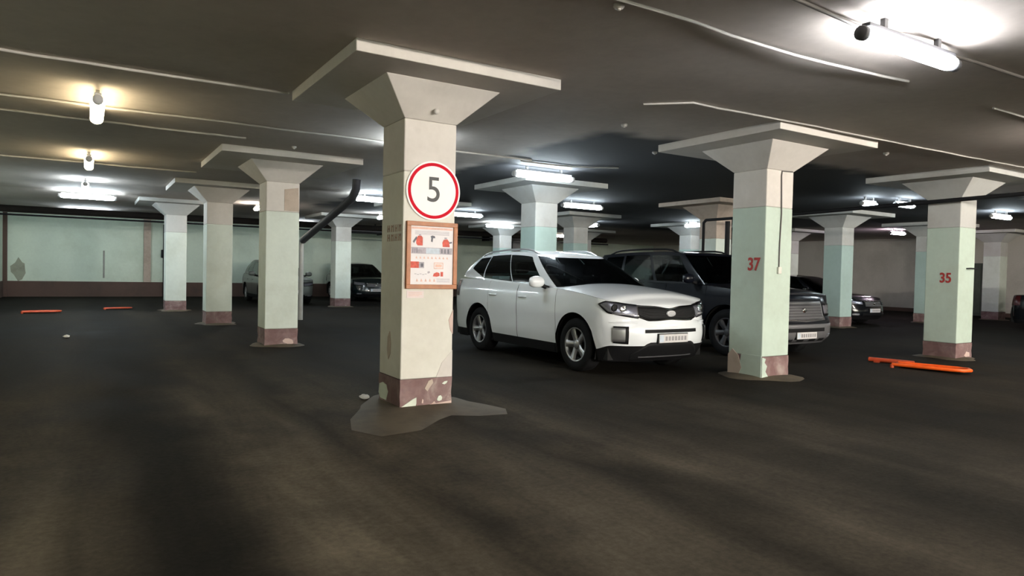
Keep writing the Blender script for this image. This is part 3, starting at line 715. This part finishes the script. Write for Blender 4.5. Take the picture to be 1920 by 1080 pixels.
    def is_glass(q, t):
        if q > ws0: return .03 < t < .95
        if q < rw1: return .12 < t < .9
        for (a, b, t0, t1) in wins:
            if a < q < b:
                u = (q-a)/(b-a); lo = t0(u) if callable(t0) else t0; hi = t1(u) if callable(t1) else t1
                return lo+.0 < t < hi-.0
        return False
    for sd in (1, -1):
        for i in range(len(allq)-1):
            q0, q1 = allq[i], allq[i+1]; qm = (q0+q1)/2
            # split in t at the glass borders
            lo, hi = None, None
            if qm > ws0: lo, hi = (.03, .03), (.95, .95)
            elif qm < rw1: lo, hi = (.12, .12), (.9, .9)
            else:
                for (a, b, t0, t1) in wins:
                    if a < qm < b:
                        fl = lambda f, q: f((q-a)/(b-a)) if callable(f) else f
                        lo, hi = (fl(t0, q0), fl(t0, q1)), (fl(t1, q0), fl(t1, q1))
            segs = [((0, 0), (1, 1))] if lo is None else [((0, 0), lo), (hi, (1, 1))]
            for s0, s1 in segs:
                n = 8 if lo is None else 3; rows = []
                for q, e in ((q0, 0), (q1, 1)):
                    rows.append([(p[0], sd*p[1], p[2]) for p in (gsurf(q, s0[e]+(s1[e]-s0[e])*k/n) for k in range(n+1))])
                gf.grid(rows)
    gf.build('pillar_frame', pm, T, smooth=True, weld=True)
    def full_patch(q0, q1, t0, t1, nq, nt_n, off):
        rows = []
        ql = [(q, 1) for q in srange(q0, q1, nq)] + [(q, -1) for q in reversed(srange(q0, q1, nq)[:-1])]
        for q, sd in ql:
            rows.append([(p[0], sd*p[1], p[2]) for p in (gsurf(q, t0+(t1-t0)*k/nt_n, off) for k in range(nt_n+1))])
        return MB().grid(rows)
    full_patch(ws0, 3, .03, .95, 18, 10, .003).build('windshield', 'tinted_glass', T, smooth=True)
    full_patch(rw1, 0, .12, .9, 14, 6, .003).build('rear_window', 'tinted_glass', T, smooth=True)
    # roof
    rows = []
    for q in srange(0, 3, 70):
        r = ghR(q); z = cr(P['roof'], r[0]); cw = P['crown']*(r[1]/P['rw'])**2
        rows.append([(r[0], r[1]*a, z+cw*(1-a*a)) for a in srange(-1, 1, 12)])
    MB().grid(rows).build('roof', pm, T, smooth=True, weld=True)
    # hood, deck, trunk lid as rungs between the two top edges
    def rungs(ql, crown, mat, nm, dz=0, wscale=1):
        rows = []
        for q in ql:
            x, y, z = surf(q, ztq(q)); c_ = crown*(y/W)**1.5
            rows.append([(x, y*a*wscale, z+dz+c_*(1-abs(a)**2.4)) for a in srange(-1, 1, 16)])
        return MB().grid(rows).build(nm, mat, T, smooth=True, weld=True)
    qh = q_of_x(cowl) if cowl < body.xsf else 2 + (cowl-body.xsf)/(body.xf-body.xsf)*.5
    rungs([qh]+[q for q in qs if q > qh], P['hcrown'], pm, 'hood', .003)
    qt = q_of_x(P['trunk']) if P.get('trunk') is not None else 0.6
    rungs([q for q in qs if qt <= q <= qh]+[qh], .0, 'matte_black', 'cabin_deck', -.03)
    rungs([q for q in qs if q <= qt], P.get('tcrown', .0), pm, 'trunk_lid' if P.get('trunk') is not None else 'tailgate_ledge', .0)
    # lower cladding
    cm = MB()
    for sd in (1, -1): wall(qs, cz0, lambda q: max(cz0(q), zclq(q)) if zb(body(q)[0], zlow) <= zclq(q) else cz0(q), 4, .004, sd, cm)
    cm.build('lower_cladding', P.get('clad', 'trim_black'), T, smooth=True, weld=True)
    # underbody and inner arches
    ub = MB().box(P['xr']+.25, P['xf']-.35, -(W-.36), W-.36, zlow, .62)
    for a, b in zip([P['xr']+.15]+[x+ra for x in axles[::-1]], [x-ra for x in axles[::-1]]+[P['xf']-.30]):
        ub.box(a, b, -(W-.09), W-.09, zlow+.02, zt(0)-.08 if a > axles[1] and b < axles[0]+.01 else .62)
    for xa in axles:
        for sd in (1, -1):
            rows = [[(xa+(ra+.004)*math.cos(a), sd*yy, rt+(ra+.004)*math.sin(a)) for a in srange(-.35, PI+.35, 22)] for yy in (W-.045, W-.36)]
            ub.grid(rows)
    ub.build('underbody', 'matte_black', T)
    # wheels
    wd = P['tw']; rr = P['rim']
    tm = MB().lathe([(rr, -wd*.5+.02), (rr+.012, -wd*.5), (rt*.93, -wd*.5+.003), (rt*.985, -wd*.38), (rt, -wd*.2), (rt, wd*.2), (rt*.985, wd*.38), (rt*.93, wd*.5-.003), (rr+.012, wd*.5), (rr, wd*.5-.02)], 'y', 40)
    tm_me = tm.mesh('tire'); 
    rm = MB().lathe([(rr+.004, -wd*.5+.006), (rr-.012, -wd*.5+.004), (rr-.02, -wd*.5+.02), (rr-.03, wd*.3), (rr-.03, wd*.3)], 'y', 40)
    ns = P.get('spokes', 5)
    for k in range(ns):
        a0 = 2*PI*k/ns + .3
        sp = []
        for (rad, half, yy) in ((.05, .050, -wd*.5+.035), (rr*.55, .040, -wd*.5+.020), (rr-.008, .055, -wd*.5+.010)):
            ca, sa = math.cos(a0), math.sin(a0)
            sp.append([(rad*ca - e*half*sa, yy+.03*f, rad*sa + e*half*ca) for e, f in ((-1, 0), (1, 0), (1, 1), (-1, 1))])
        rm.grid(sp, wrap=True)
    rm.lathe([(0, -wd*.5+.018), (.045, -wd*.5+.02), (.068, -wd*.5+.034), (.07, -wd*.5+.08)], 'y', 20)
    rm_me = rm.mesh('rim')
    for f_ in (rm_me, tm_me):
        f_.materials.append(MATS[P.get('rimmat', 'alloy') if f_ is rm_me else 'rubber'])
    dk_me = MB().lathe([(0, wd*.05), (rr-.02, wd*.05), (rr-.02, wd*.1), (0, wd*.1)], 'y', 28).mesh('disc'); dk_me.materials.append(MATS['matte_black'])
    bd_me = MB().lathe([(.06, wd*.0-.02), (rr*.66, wd*.0-.02), (rr*.66, wd*.05), (.06, wd*.05)], 'y', 28).mesh('disc'); bd_me.materials.append(MATS['fixture_dark'])
    for xa in axles:
        for sd in (1, -1):
            to = link('tire', tm_me, None, T, True); to.location = (xa, sd*(W-.035-wd/2), rt); to.rotation_euler = (0, random.uniform(-.6, .6) if sd == 1 else P.get('wrot', .1), 0 if sd == -1 else PI)
            link('rim', rm_me, None, to, True); link('wheel_well_disc', dk_me, None, to); link('brake_disc', bd_me, None, to, True)
    # ---- front details on the surface
    def q_front(y):        # q on front curve with given half width
        lo, hi = 2.0, 3.0
        for _ in range(40):
            m = (lo+hi)/2
            if surf(m, .6)[1] > y: lo = m
            else: hi = m
        return (lo+hi)/2
    def fpatch(u0, u1, zlo, zhi, off, mat, nm, parent=T, nu=18, nz=5, both=False, thick=.02, sd=-1, useq=False):
        """patch on the front; u = signed y (or q when useq) """
        rows = []
        for i in range(nu+1):
            u = u0+(u1-u0)*i/nu; f = i/nu
            a = zlo(f) if callable(zlo) else zlo; b = zhi(f) if callable(zhi) else zhi
            if useq: q, s_ = u, sd
            else: q, s_ = q_front(abs(u)), (1 if u > 0 else -1)
            row = []
            for k in range(nz+1):
                p = surf(q, a+(b-a)*k/nz, off); row.append((p[0], s_*p[1] if useq else (u if abs(u) < .02 else s_*p[1]), p[2]))
            # fold the borders inward for thickness
            pa = surf(q, a, off-thick); pb = surf(q, b, off-thick)
            row = [(pa[0], row[0][1], pa[2])] + row + [(pb[0], row[-1][1], pb[2])]
            rows.append(row)
        return MB().grid(rows).build(nm, mat, parent, smooth=True)
    P['front'](dict(T=T, surf=surf, fpatch=fpatch, q_front=q_front, W=W, body=body, q_of_x=q_of_x, gsurf=gsurf, ztq=ztq))
    # mirrors
    for sd in (1, -1):
        mx, mz = P['mirror']
        p = surf(q_of_x(mx), mz-.05)
        base = MB().tube([(mx, sd*(p[1]-.05), mz-.06), (mx-.01, sd*(p[1]+.04), mz-.03), (mx-.02, sd*(p[1]+.09), mz-.01)], [.035, .028, .03], 8).build('mirror_arm', 'trim_black', T, smooth=True)
        mb = MB(); n = 14; rows = []
        for k in range(9):
            a = -PI/2 + PI*k/8
            rr_ = math.cos(a)**.6 if math.cos(a) > 0 else 0
            rows.append([(mx-.02+ .075*rr_*math.cos(2*PI*j/n)*(1 if math.cos(2*PI*j/n) > 0 else .55), sd*(p[1]+.155+.125*math.sin(a)), mz+.03+.088*rr_*math.sin(2*PI*j/n)) for j in range(n)])
        mb.grid(rows, wrap=True)
        if P.get('fold') and sd == 1:       # mirror folded back along the door
            mb.v = [(mx-.05-(abs(y)-p[1])*.9, p[1]+.075+(x-mx)*.6, z) for (x, y, z) in mb.v]
        mo = mb.build('mirror', P.get('mirmat', pm), T, smooth=True)
        if P.get('fold') and sd == 1: continue
        MB().box(mx-.072, mx-.060, min(sd*(p[1]+.07), sd*(p[1]+.24)), max(sd*(p[1]+.07), sd*(p[1]+.24)), mz-.03, mz+.09).build('mirror_glass', 'chrome', mo)
    # roof rails
    if P.get('rails'):
        a, b, hr = P['rails']
        for sd in (1, -1):
            pts = []
            for k in range(13):
                x = a+(b-a)*k/12; z = cr(P['roof'], x) + P['crown']*.25
                pts.append((x, sd*(P['rw']-.055), z + hr*min(1, 1.0*math.sin(PI*k/12)*3) - .01))
            MB().tube(pts, .017, 8).build('roof_rail', P.get('railmat', 'alloy'), T, smooth=True)
    # seats, dashboard, wheel seen through the glass
    bz = cr(P['belt'], 0)
    for x in P['seats']:
        for y in (-.38, .38):
            s_ = MB().box(x-.08, x+.08, y-.22, y+.22, bz-.08, bz+.16).build('seat_back', 'seat_dark', T, bevel=.05)
            MB().box(x-.05, x+.05, y-.12, y+.12, bz+.18, bz+.36).build('headrest', 'seat_dark', s_, bevel=.04)
    MB().box(P['gx'][2]-.25, P['gx'][2]+.15, -W+.20, W-.20, bz-.12, bz+.0).build('dashboard', 'seat_dark', T, bevel=.04)
    rim_pts = [(P['gx'][2]-.36+.05*math.sin(a), .38+.18*math.cos(a), bz+.02+.17*math.sin(a)) for a in srange(0, 2*PI, 24)]
    MB().tube(rim_pts, .014, 6, caps=False).build('steering_wheel', 'seat_dark', T, smooth=True)
    # tail lamps
    for sd in (1, -1):
        rows = []
        for q in srange(.42, .98, 8):
            z1 = ztq(q)-.02
            rows.append([(p[0], sd*p[1], p[2]) for p in (surf(q, z1-.28+.28*k/4, .006) for k in range(5))])
        MB().grid(rows).build('tail_lamp', 'lamp_tail', T, smooth=True)
    return T

def plate(c, y0, z, w_=.26, h_=.056, off=.016, mat='plate_white'):
    """registration plate, only unreadable grey marks like in the picture"""
    q = c['q_front'](abs(y0)); x = c['surf'](c['q_front'](.0), z)[0] + off
    pl = MB().box(x-.008, x+.006, y0-w_, y0+w_, z-h_, z+h_).build('number_plate', mat, c['T'], bevel=.004)
    for k in range(7):
        yy = y0+w_*.8 - k*w_*.22
        MB().box(x+.006, x+.0075, yy-.018, yy+.018, z-h_*.5, z+h_*.5).build('plate_mark', 'plate_ink', pl)
    MB().box(x+.006, x+.007, y0-w_*.98, y0-w_*.70, z-h_*.8, z+h_*.8).build('plate_mark', 'ink_blue', pl)
    MB().box(x-.07, x-.008, y0-w_-.01, y0+w_+.01, z-h_-.01, z+h_+.01).build('plate_holder', 'trim_black', pl)
    return pl

# ---- white crossover
def front_white(c):
    fp, surf, qf, T = c['fpatch'], c['surf'], c['q_front'], c['T']
    tri = lambda f: abs(2*f-1)
    # tiger shaped grille: pinched in the middle top and bottom
    gz0 = lambda f: .757 + .012*math.exp(-((f-.5)/.14)**2) + .05*max(0, tri(f)-.72)/.28
    gz1 = lambda f: .918 - .026*math.exp(-((f-.5)/.16)**2) + .012*tri(f)
    fp(-.545, .545, lambda f: gz0(f)-.016, lambda f: gz1(f)+.016, .006, 'chrome', 'grille_surround', nu=40)
    gr = fp(-.525, .525, gz0, gz1, .012, 'trim_black', 'grille', nu=40)
    for k in range(4):
        t = (k+.7)/4.6
        fp(-.48, .48, lambda f: gz0(f)+(gz1(f)-gz0(f))*t-.005, lambda f: gz0(f)+(gz1(f)-gz0(f))*t+.005, .018, 'matte_black', 'grille_slat', gr, nu=24, nz=1)
    # badge
    x0 = surf(3, .838)[0]
    bo = MB().lathe([(0, .026), (.80, .024), (1.0, .014), (1.0, 0), (0, 0)], 'x', 28, (0, 0, 0)).build('badge', 'badge_silver', T, smooth=True)
    bo.scale = (1, .082, .042); bo.location = (x0+.014, 0, .838)
    bi = MB().lathe([(0, .029), (.80, .0265), (.80, .02), (0, .02)], 'x', 28).build('badge_field', 'fixture_grey', T); bi.scale = (1, .082, .042); bi.location = (x0+.014, 0, .838)
    me = text_mesh('KIA', .062, .002, .001); o = link('badge_letters', me, 'badge_silver', T); o.rotation_euler = (PI/2, 0, PI/2); o.location = (x0+.0385, 0, .838); o.scale = (1, .8, 1)
    # headlights wrapping round the corners
    for sd in (1, -1):
        qa_, qb_ = 2.13, qf(.535)
        lo = lambda f: .862 - .085*f + .09*max(0, (.25-f))/.25 if True else 0
        hi = lambda f: 1.005 - .055*f - .050*max(0, .18-f)/.18
        hl = fp(qa_, qb_, lambda f: lo(f)-.004, lambda f: hi(f)+.004, .004, 'trim_black', 'headlight', useq=True, sd=sd, nu=22)
        fp(qa_+.02, qb_-.01, lambda f: lo(f)+.008, lambda f: hi(f)-.008, .007, 'lamp_reflector', 'reflector', hl, useq=True, sd=sd, nu=20)
        for fr, rad in ((.42, .045), (.66, .050)):
            q = qa_+(qb_-qa_)*fr; p = surf(q, (lo(fr)+hi(fr))/2, .0)
            MB().lathe([(0, .028), (rad*.6, .024), (rad, .010), (rad*1.12, .012), (rad*1.12, -.01)], 'x', 20, (p[0]-.002, sd*p[1], p[2])).build('projector', 'chrome' if fr > .5 else 'trim_black', hl, smooth=True)
        fp(qa_+.20, qb_-.05, lambda f: (lo(.6)-.0)-.0+.012, lambda f: lo(.6)+.026, .014, 'sign_white', 'daytime_strip', hl, useq=True, sd=sd, nu=12, nz=1)
        fp(qa_, qb_, lo, hi, .020, 'clear_lens', 'lens', hl, useq=True, sd=sd, nu=22)
        # upright fog lamp
        q0, q1 = qf(.83), qf(.675)
        fb = fp(q0, q1, lambda f: .455-.01*f, lambda f: .675, .010, 'trim_black', 'fog_lamp_bezel', useq=True, sd=sd, nu=8, thick=.05)
        q0, q1 = qf(.835), qf(.715)
        fp(q0, q1, lambda f: .475, lambda f: .655, .018, 'alloy', 'fog_lamp', fb, useq=True, sd=sd, nu=8, thick=.03)
        # bumper corner crease
        fp(qf(.86), qf(.56), lambda f: .715, lambda f: .732+.006*f, .010, 'paint_white', 'bumper_crease', useq=True, sd=sd, nu=12, nz=2)
    fp(-.46, .46, lambda f: .590, lambda f: .635, .006, 'trim_black', 'upper_intake', nu=24)
    fp(-.62, .62, lambda f: .215, lambda f: .465 - .16*max(0, tri(f)-.62)/.38, .012, 'trim_black', 'lower_intake', nu=24, thick=.05)
    fp(-.50, .50, lambda f: .255, lambda f: .272, .022, 'fixture_dark', 'skid_strip', nu=20, nz=1)
    plate(c, 0, .515, off=.024)
WHITE = dict(W=.9425, xr=-2.395, xf=2.29, rt=.368, ra=.445, axles=(1.35, -1.35), archk=1.0, tw=.235, rim=.232, spokes=5, wrot=-.35,
    nr=3.4, nf=2.75, rr=.42, rf=.62, zlow=.205, zcl=.345, zclf=.42,
    top=[(-2.4, 1.205), (-1.6, 1.21), (-.6, 1.175), (.4, 1.14), (1.0, 1.12), (1.5, 1.075), (1.9, 1.02), (2.15, .97), (2.30, .93)],
    ins=[(.20, .075), (.34, .04), (.45, .018), (.60, .012), (.80, .0), (.95, .004), (1.05, .012), (1.12, .035), (1.22, .075)],
    insf=[(.20, .16), (.30, .09), (.40, .03), (.52, .0), (.66, .003), (.75, .04), (.84, .06), (.91, .085), (.98, .14), (1.08, .22)],
    insr=[(.20, .12), (.36, .02), (.55, .0), (.65, .03), (.9, .04), (1.14, .07)],
    gx=(-2.24, -1.90, .72, 1.10), rx=(-1.98, -1.70, -.10, .12), gw=.862, rw=.635, gnr=3.2, gnf=3.4,
    belt=[(-2.3, 1.27), (-1.6, 1.22), (-.6, 1.17), (.4, 1.13), (.8, 1.115), (1.1, 1.13)], roof=[(-2.0, 1.565), (-1.5, 1.635), (-.8, 1.675), (-.3, 1.665), (.12, 1.61)],
    crown=.035, bulge=.045, cowl=.80, hcrown=.085, doors=[(-1.02, -.12), (-.12, .92)], hz=.97, handle='paint_white',
    win=[(1.235, 1.588, .07, .91), (1.600, 1.955, lambda u: .06+.02*u, lambda u: .90-.02*u), (1.02, 1.22, lambda u: .42-.33*u, lambda u: .88)],
    ws=(2.12, 3), rwin=(0, .72), mirror=(.62, 1.18), fold=True, rails=(-1.85, -.05, .045), seats=(.0, -.85), paint='paint_white', front=front_white)
build_car('white_crossover', 'white five-door crossover parked behind the sign column', 'car', WHITE, (3.80, 2.53, 0), -PI/2)

# ---- navy off-roader
def front_navy(c):
    fp, surf, qf, T = c['fpatch'], c['surf'], c['q_front'], c['T']
    tri = lambda f: abs(2*f-1)
    fp(-.56, .56, lambda f: .62+.03*tri(f), lambda f: .955, .006, 'alloy', 'grille_surround', nu=24)
    gr = fp(-.52, .52, lambda f: .65+.03*tri(f), lambda f: .915, .014, 'fixture_dark', 'grille', nu=24)
    for k in range(5):
        z = .69+.045*k; fp(-.49, .49, z-.008, z+.008, .024, 'paint_gunmetal', 'grille_slat', gr, nu=20, nz=1)
    fp(-.42, .42, .655, .664, .028, 'chrome', 'grille_strip', gr, nu=20, nz=1)
    x0 = surf(3, .81)[0]
    bo = MB().lathe([(0, .02), (.8, .018), (1, .01), (1, 0), (0, 0)], 'x', 24).build('badge', 'chrome', T, smooth=True); bo.scale = (1, .055, .042); bo.location = (x0+.022, 0, .81)
    for sd in (1, -1):
        q0, q1 = 2.22, qf(.60)
        hl = fp(q0, q1, lambda f: .73-.02*f, lambda f: .915, .005, 'trim_black', 'headlight', useq=True, sd=sd, nu=14)
        fp(q0+.02, q1-.01, lambda f: .75, lambda f: .895, .009, 'lamp_reflector', 'reflector', hl, useq=True, sd=sd, nu=12)
        fp(q0, q1, lambda f: .73-.02*f, lambda f: .915, .02, 'clear_lens', 'lens', hl, useq=True, sd=sd, nu=14)
        fp(qf(.80), qf(.62), .34, .41, .012, 'lamp_reflector', 'fog_lamp', useq=True, sd=sd, nu=8)
    fp(-.98, .98, .28, .585, .012, 'paint_gunmetal', 'bumper', nu=40, nz=6, thick=.06)
    fp(-.50, .50, .46, .52, .018, 'trim_black', 'upper_intake', nu=20)
    for y in (-.40, -.10, .22, .48): fp(y-.09, y+.09, .295, .34, .018, 'trim_black', 'lower_intake', nu=6, nz=2)
    plate(c, 0, .40, off=.026)
NAVY = dict(W=.965, xr=-2.45, xf=2.30, rt=.40, ra=.475, axles=(1.42, -1.43), tw=.255, rim=.245, spokes=6, wrot=.2, rimmat='fixture_dark', nr=4, nf=3.3, rr=.35, rf=.5, zlow=.25, zcl=.40,
    top=[(-2.45, 1.20), (0, 1.20), (.9, 1.19), (1.6, 1.13), (2.1, 1.05), (2.32, .98)],
    ins=[(.25, .07), (.40, .03), (.6, .0), (.9, .0), (1.05, .01), (1.2, .05)], insf=[(.25, .12), (.36, .02), (.5, .0), (.66, .01), (.72, .05), (.93, .10), (1.03, .15), (1.2, .2)], insr=[(.25, .1), (.4, 0), (.7, .02), (1.2, .05)],
    gx=(-2.38, -2.1, .80, 1.05), rx=(-2.22, -1.95, .18, .32), gw=.90, rw=.73, gnr=4, gnf=4.5,
    belt=[(-2.4, 1.21), (1.1, 1.20)], roof=[(-2.25, 1.74), (-1.2, 1.79), (-.3, 1.79), (.3, 1.755)], crown=.03, bulge=.02, cowl=.85, hcrown=.05,
    doors=[(-.98, .0), (.0, .98)], hz=1.0, win=[(1.29, 1.60, .08, .90), (1.63, 1.955, .06, .90), (1.03, 1.26, .10, .88)], ws=(2.10, 3), rwin=(0, .75), mirror=(.70, 1.27), rails=(-1.9, .05, .06), railmat='trim_black',
    seats=(.05, -.9), paint='paint_navy', front=front_navy, clad='paint_gunmetal')
build_car('off_road_car', 'dark navy off-roader with grey front behind column 37', 'car', NAVY, (7.32, 3.0, 0), -PI/2)

# ---- generic low cars
def front_plain(chrome_z=.70, grille=(.56, .69), gw=.42, hl=(.60, .72), plate_z=.44, bar=True):
    def f_(c):
        fp, surf, qf, T = c['fpatch'], c['surf'], c['q_front'], c['T']
        gr = fp(-gw, gw, grille[0], grille[1], .008, 'trim_black', 'grille', nu=20)
        for k in range(3):
            z = grille[0]+(grille[1]-grille[0])*(k+.5)/3; fp(-gw+.03, gw-.03, z-.006, z+.006, .014, 'fixture_grey', 'grille_slat', gr, nu=16, nz=1)
        if bar: fp(-gw, gw, chrome_z, chrome_z+.022, .012, 'chrome', 'chrome_bar', nu=20, nz=2)
        x0 = surf(3, (grille[0]+grille[1])/2)[0]
        bo = MB().lathe([(0, .02), (.8, .018), (1, .01), (1, 0), (0, 0)], 'x', 24).build('badge', 'chrome', T, smooth=True); bo.scale = (1, .06, .04); bo.location = (x0+.012, 0, (grille[0]+grille[1])/2)
        for sd in (1, -1):
            q0, q1 = 2.22, qf(gw+.06)
            h_ = fp(q0, q1, lambda f: hl[0]+.03*(1-f), lambda f: hl[1]+.03*(1-f), .005, 'trim_black', 'headlight', useq=True, sd=sd, nu=14)
            fp(q0+.02, q1-.01, lambda f: hl[0]+.012+.03*(1-f), lambda f: hl[1]-.012+.03*(1-f), .009, 'lamp_reflector', 'reflector', h_, useq=True, sd=sd, nu=12)
            fp(q0, q1, lambda f: hl[0]+.03*(1-f), lambda f: hl[1]+.03*(1-f), .02, 'clear_lens', 'lens', h_, useq=True, sd=sd, nu=14)
            fp(qf(.76), qf(.60), .30, .35, .012, 'lamp_reflector', 'fog_lamp', useq=True, sd=sd, nu=8)
        fp(-.50, .50, .27, .36, .008, 'trim_black', 'lower_intake', nu=20)
        plate(c, 0, plate_z, off=.018)
    return f_
SEDAN = dict(W=.885, xr=-2.30, xf=2.20, rt=.315, ra=.375, axles=(1.30, -1.35), tw=.205, rim=.205, spokes=7, nr=3, nf=2.7, rr=.45, rf=.6, zlow=.17, zcl=.28,
    top=[(-2.3, .98), (-1.6, 1.0), (-.6, .96), (.4, .93), (1.0, .90), (1.6, .84), (2.0, .76), (2.2, .70)],
    ins=[(.17, .07), (.28, .03), (.45, .01), (.65, .0), (.80, .005), (.9, .03), (1.0, .07)], insf=[(.17, .12), (.3, .02), (.42, 0), (.55, .02), (.68, .06), (.8, .14), (.95, .2)], insr=[(.17, .1), (.35, .0), (.6, .02), (1.0, .08)],
    gx=(-1.85, -1.45, .70, 1.15), rx=(-1.15, -.95, -.05, .12), gw=.80, rw=.56, gnr=3.2, gnf=3.2,
    belt=[(-1.9, 1.0), (-.6, .955), (.4, .925), (1.2, .93)], roof=[(-1.2, 1.38), (-.6, 1.43), (.12, 1.38)], crown=.03, bulge=.04, cowl=.80, hcrown=.07, trunk=-1.5, tcrown=.03,
    doors=[(-.95, -.05), (-.05, .88)], hz=.80, win=[(1.20, 1.56, .08, .90), (1.60, 1.95, .06, .90)], ws=(2.12, 3), rwin=(0, .72), mirror=(.62, .98), rails=None, seats=(.0, -.8), paint='paint_black', front=front_plain())
HATCH = dict(SEDAN); HATCH.update(W=.91, xr=-2.15, xf=2.15, rt=.34, ra=.405, axles=(1.30, -1.32),
    top=[(-2.2, 1.08), (-1.2, 1.06), (0, 1.0), (.9, .97), (1.5, .92), (1.9, .85), (2.15, .79)],
    ins=[(.17, .07), (.30, .03), (.5, .01), (.7, .0), (.9, .005), (1.0, .03), (1.1, .07)], insf=[(.17, .12), (.3, .02), (.45, 0), (.58, .02), (.74, .06), (.88, .14), (1.0, .2)], insr=[(.17, .1), (.35, .0), (.7, .02), (1.1, .08)],
    gx=(-2.0, -1.7, .75, 1.15), rx=(-1.75, -1.5, -.05, .14), gw=.83, rw=.60, belt=[(-2.1, 1.10), (-1.2, 1.06), (0, 1.0), (1.2, .99)], roof=[(-1.75, 1.52), (-.9, 1.60), (.14, 1.53)],
    trunk=None, win=[(1.26, 1.57, .08, .90), (1.60, 1.95, .06, .90), (1.04, 1.23, lambda u: .35-.22*u, .86)], mirror=(.66, 1.06), hz=.86, zlow=.19, zcl=.32,
    front=front_plain(chrome_z=.745, grille=(.60, .73), hl=(.66, .79), plate_z=.47))
b = dict(SEDAN); build_car('black_sedan', 'glossy black sedan between the aqua column and column 35', 'car', b, (16.9, 7.3, 0), -PI/2)
b = dict(HATCH); b.update(paint='paint_black'); build_car('dark_wagon', 'dark wagon seen over the grey hood right of column 37', 'car', b, (12.7, 7.6, 0), -PI/2)
b = dict(SEDAN); b.update(paint='paint_black'); build_car('parked_car', 'black car cut off by the right edge of the picture', 'car', b, (21.3, 0.9, 0), -PI/2)
b = dict(HATCH); b.update(paint='paint_silver'); build_car('silver_hatchback', 'dull silver hatchback behind the second left column', 'car', b, (3.35, 20.6, 0), -PI/2)
b = dict(HATCH); b.update(paint='paint_teal_black'); build_car('dark_hatchback', 'dark hatchback with chrome bar beside the mint column at the back wall', 'car', b, (7.3, 22.6, 0), -PI/2)

# ------------------------------------------------------------------ small things on the floor
def barrier(x, y, rz, label, s=1.0, m1='orange_steel'):
    t = thing('parking_barrier', label, 'barrier', (x, y, 0), rz, 'folded parking barriers')
    pts = [(-.50, -.16, .05), (.30, -.17, .055), (.44, -.13, .055), (.50, 0, .055), (.44, .13, .055), (.30, .17, .055), (-.50, .16, .05)]
    MB().tube([tuple(c*s for c in p) for p in pts], .026*s, 8).build('hoop', m1, t, smooth=True)
    MB().box(-.44*s, .40*s, -.13*s, .13*s, .030, .042).build('plate', m1, t)
    for k in (-1, 1): MB().tube([(-.50*s, k*.16*s, .05*s), (-.50*s, k*.16*s, .0)], .03*s, 8).build('foot', 'red_orange_steel', t, smooth=True)
    return t
barrier(8.02, -.95, -1.35, 'orange folded parking barrier lying in front of column 35')
t = thing('barrier_arm', 'dull red-orange bar lying beside the orange barrier', 'barrier', (8.22, -.22, 0), -1.35)
MB().tube([(-.33, 0, .04), (.33, .02, .04)], .036, 8).build('bar', 'red_orange_steel', t, smooth=True)
for k in (-.2, .2): MB().box(k-.04, k+.04, -.06, .06, 0, .02).build('foot', 'red_orange_steel', t)
barrier(-3.81, 15.4, .1, 'orange folded barrier on the floor at far left, left one', .85, 'red_orange_steel')
barrier(-2.02, 16.8, .1, 'orange folded barrier on the floor at far left, right one', .7, 'red_orange_steel')
def litter(x, y, s, label, seed):
    rnd = random.Random(seed); rows = []
    for k in range(6):
        a = PI*k/5
        rows.append([(x+s*math.sin(a)*math.cos(2*PI*j/9)*rnd.uniform(.7, 1.2), y+s*math.sin(a)*math.sin(2*PI*j/9)*rnd.uniform(.7, 1.2), s*.45*(1-math.cos(a))*rnd.uniform(.85, 1.1)) for j in range(9)])
    tag(MB().grid(rows, wrap=True).build('paper_scrap', 'litter_white', None), label, 'scrap')
litter(-.36, .45, .055, 'crumpled white scrap on the floor beside the sign column', 1)
litter(-3.11, 8.2, .06, 'small pale scrap on the floor of the left lane', 2)
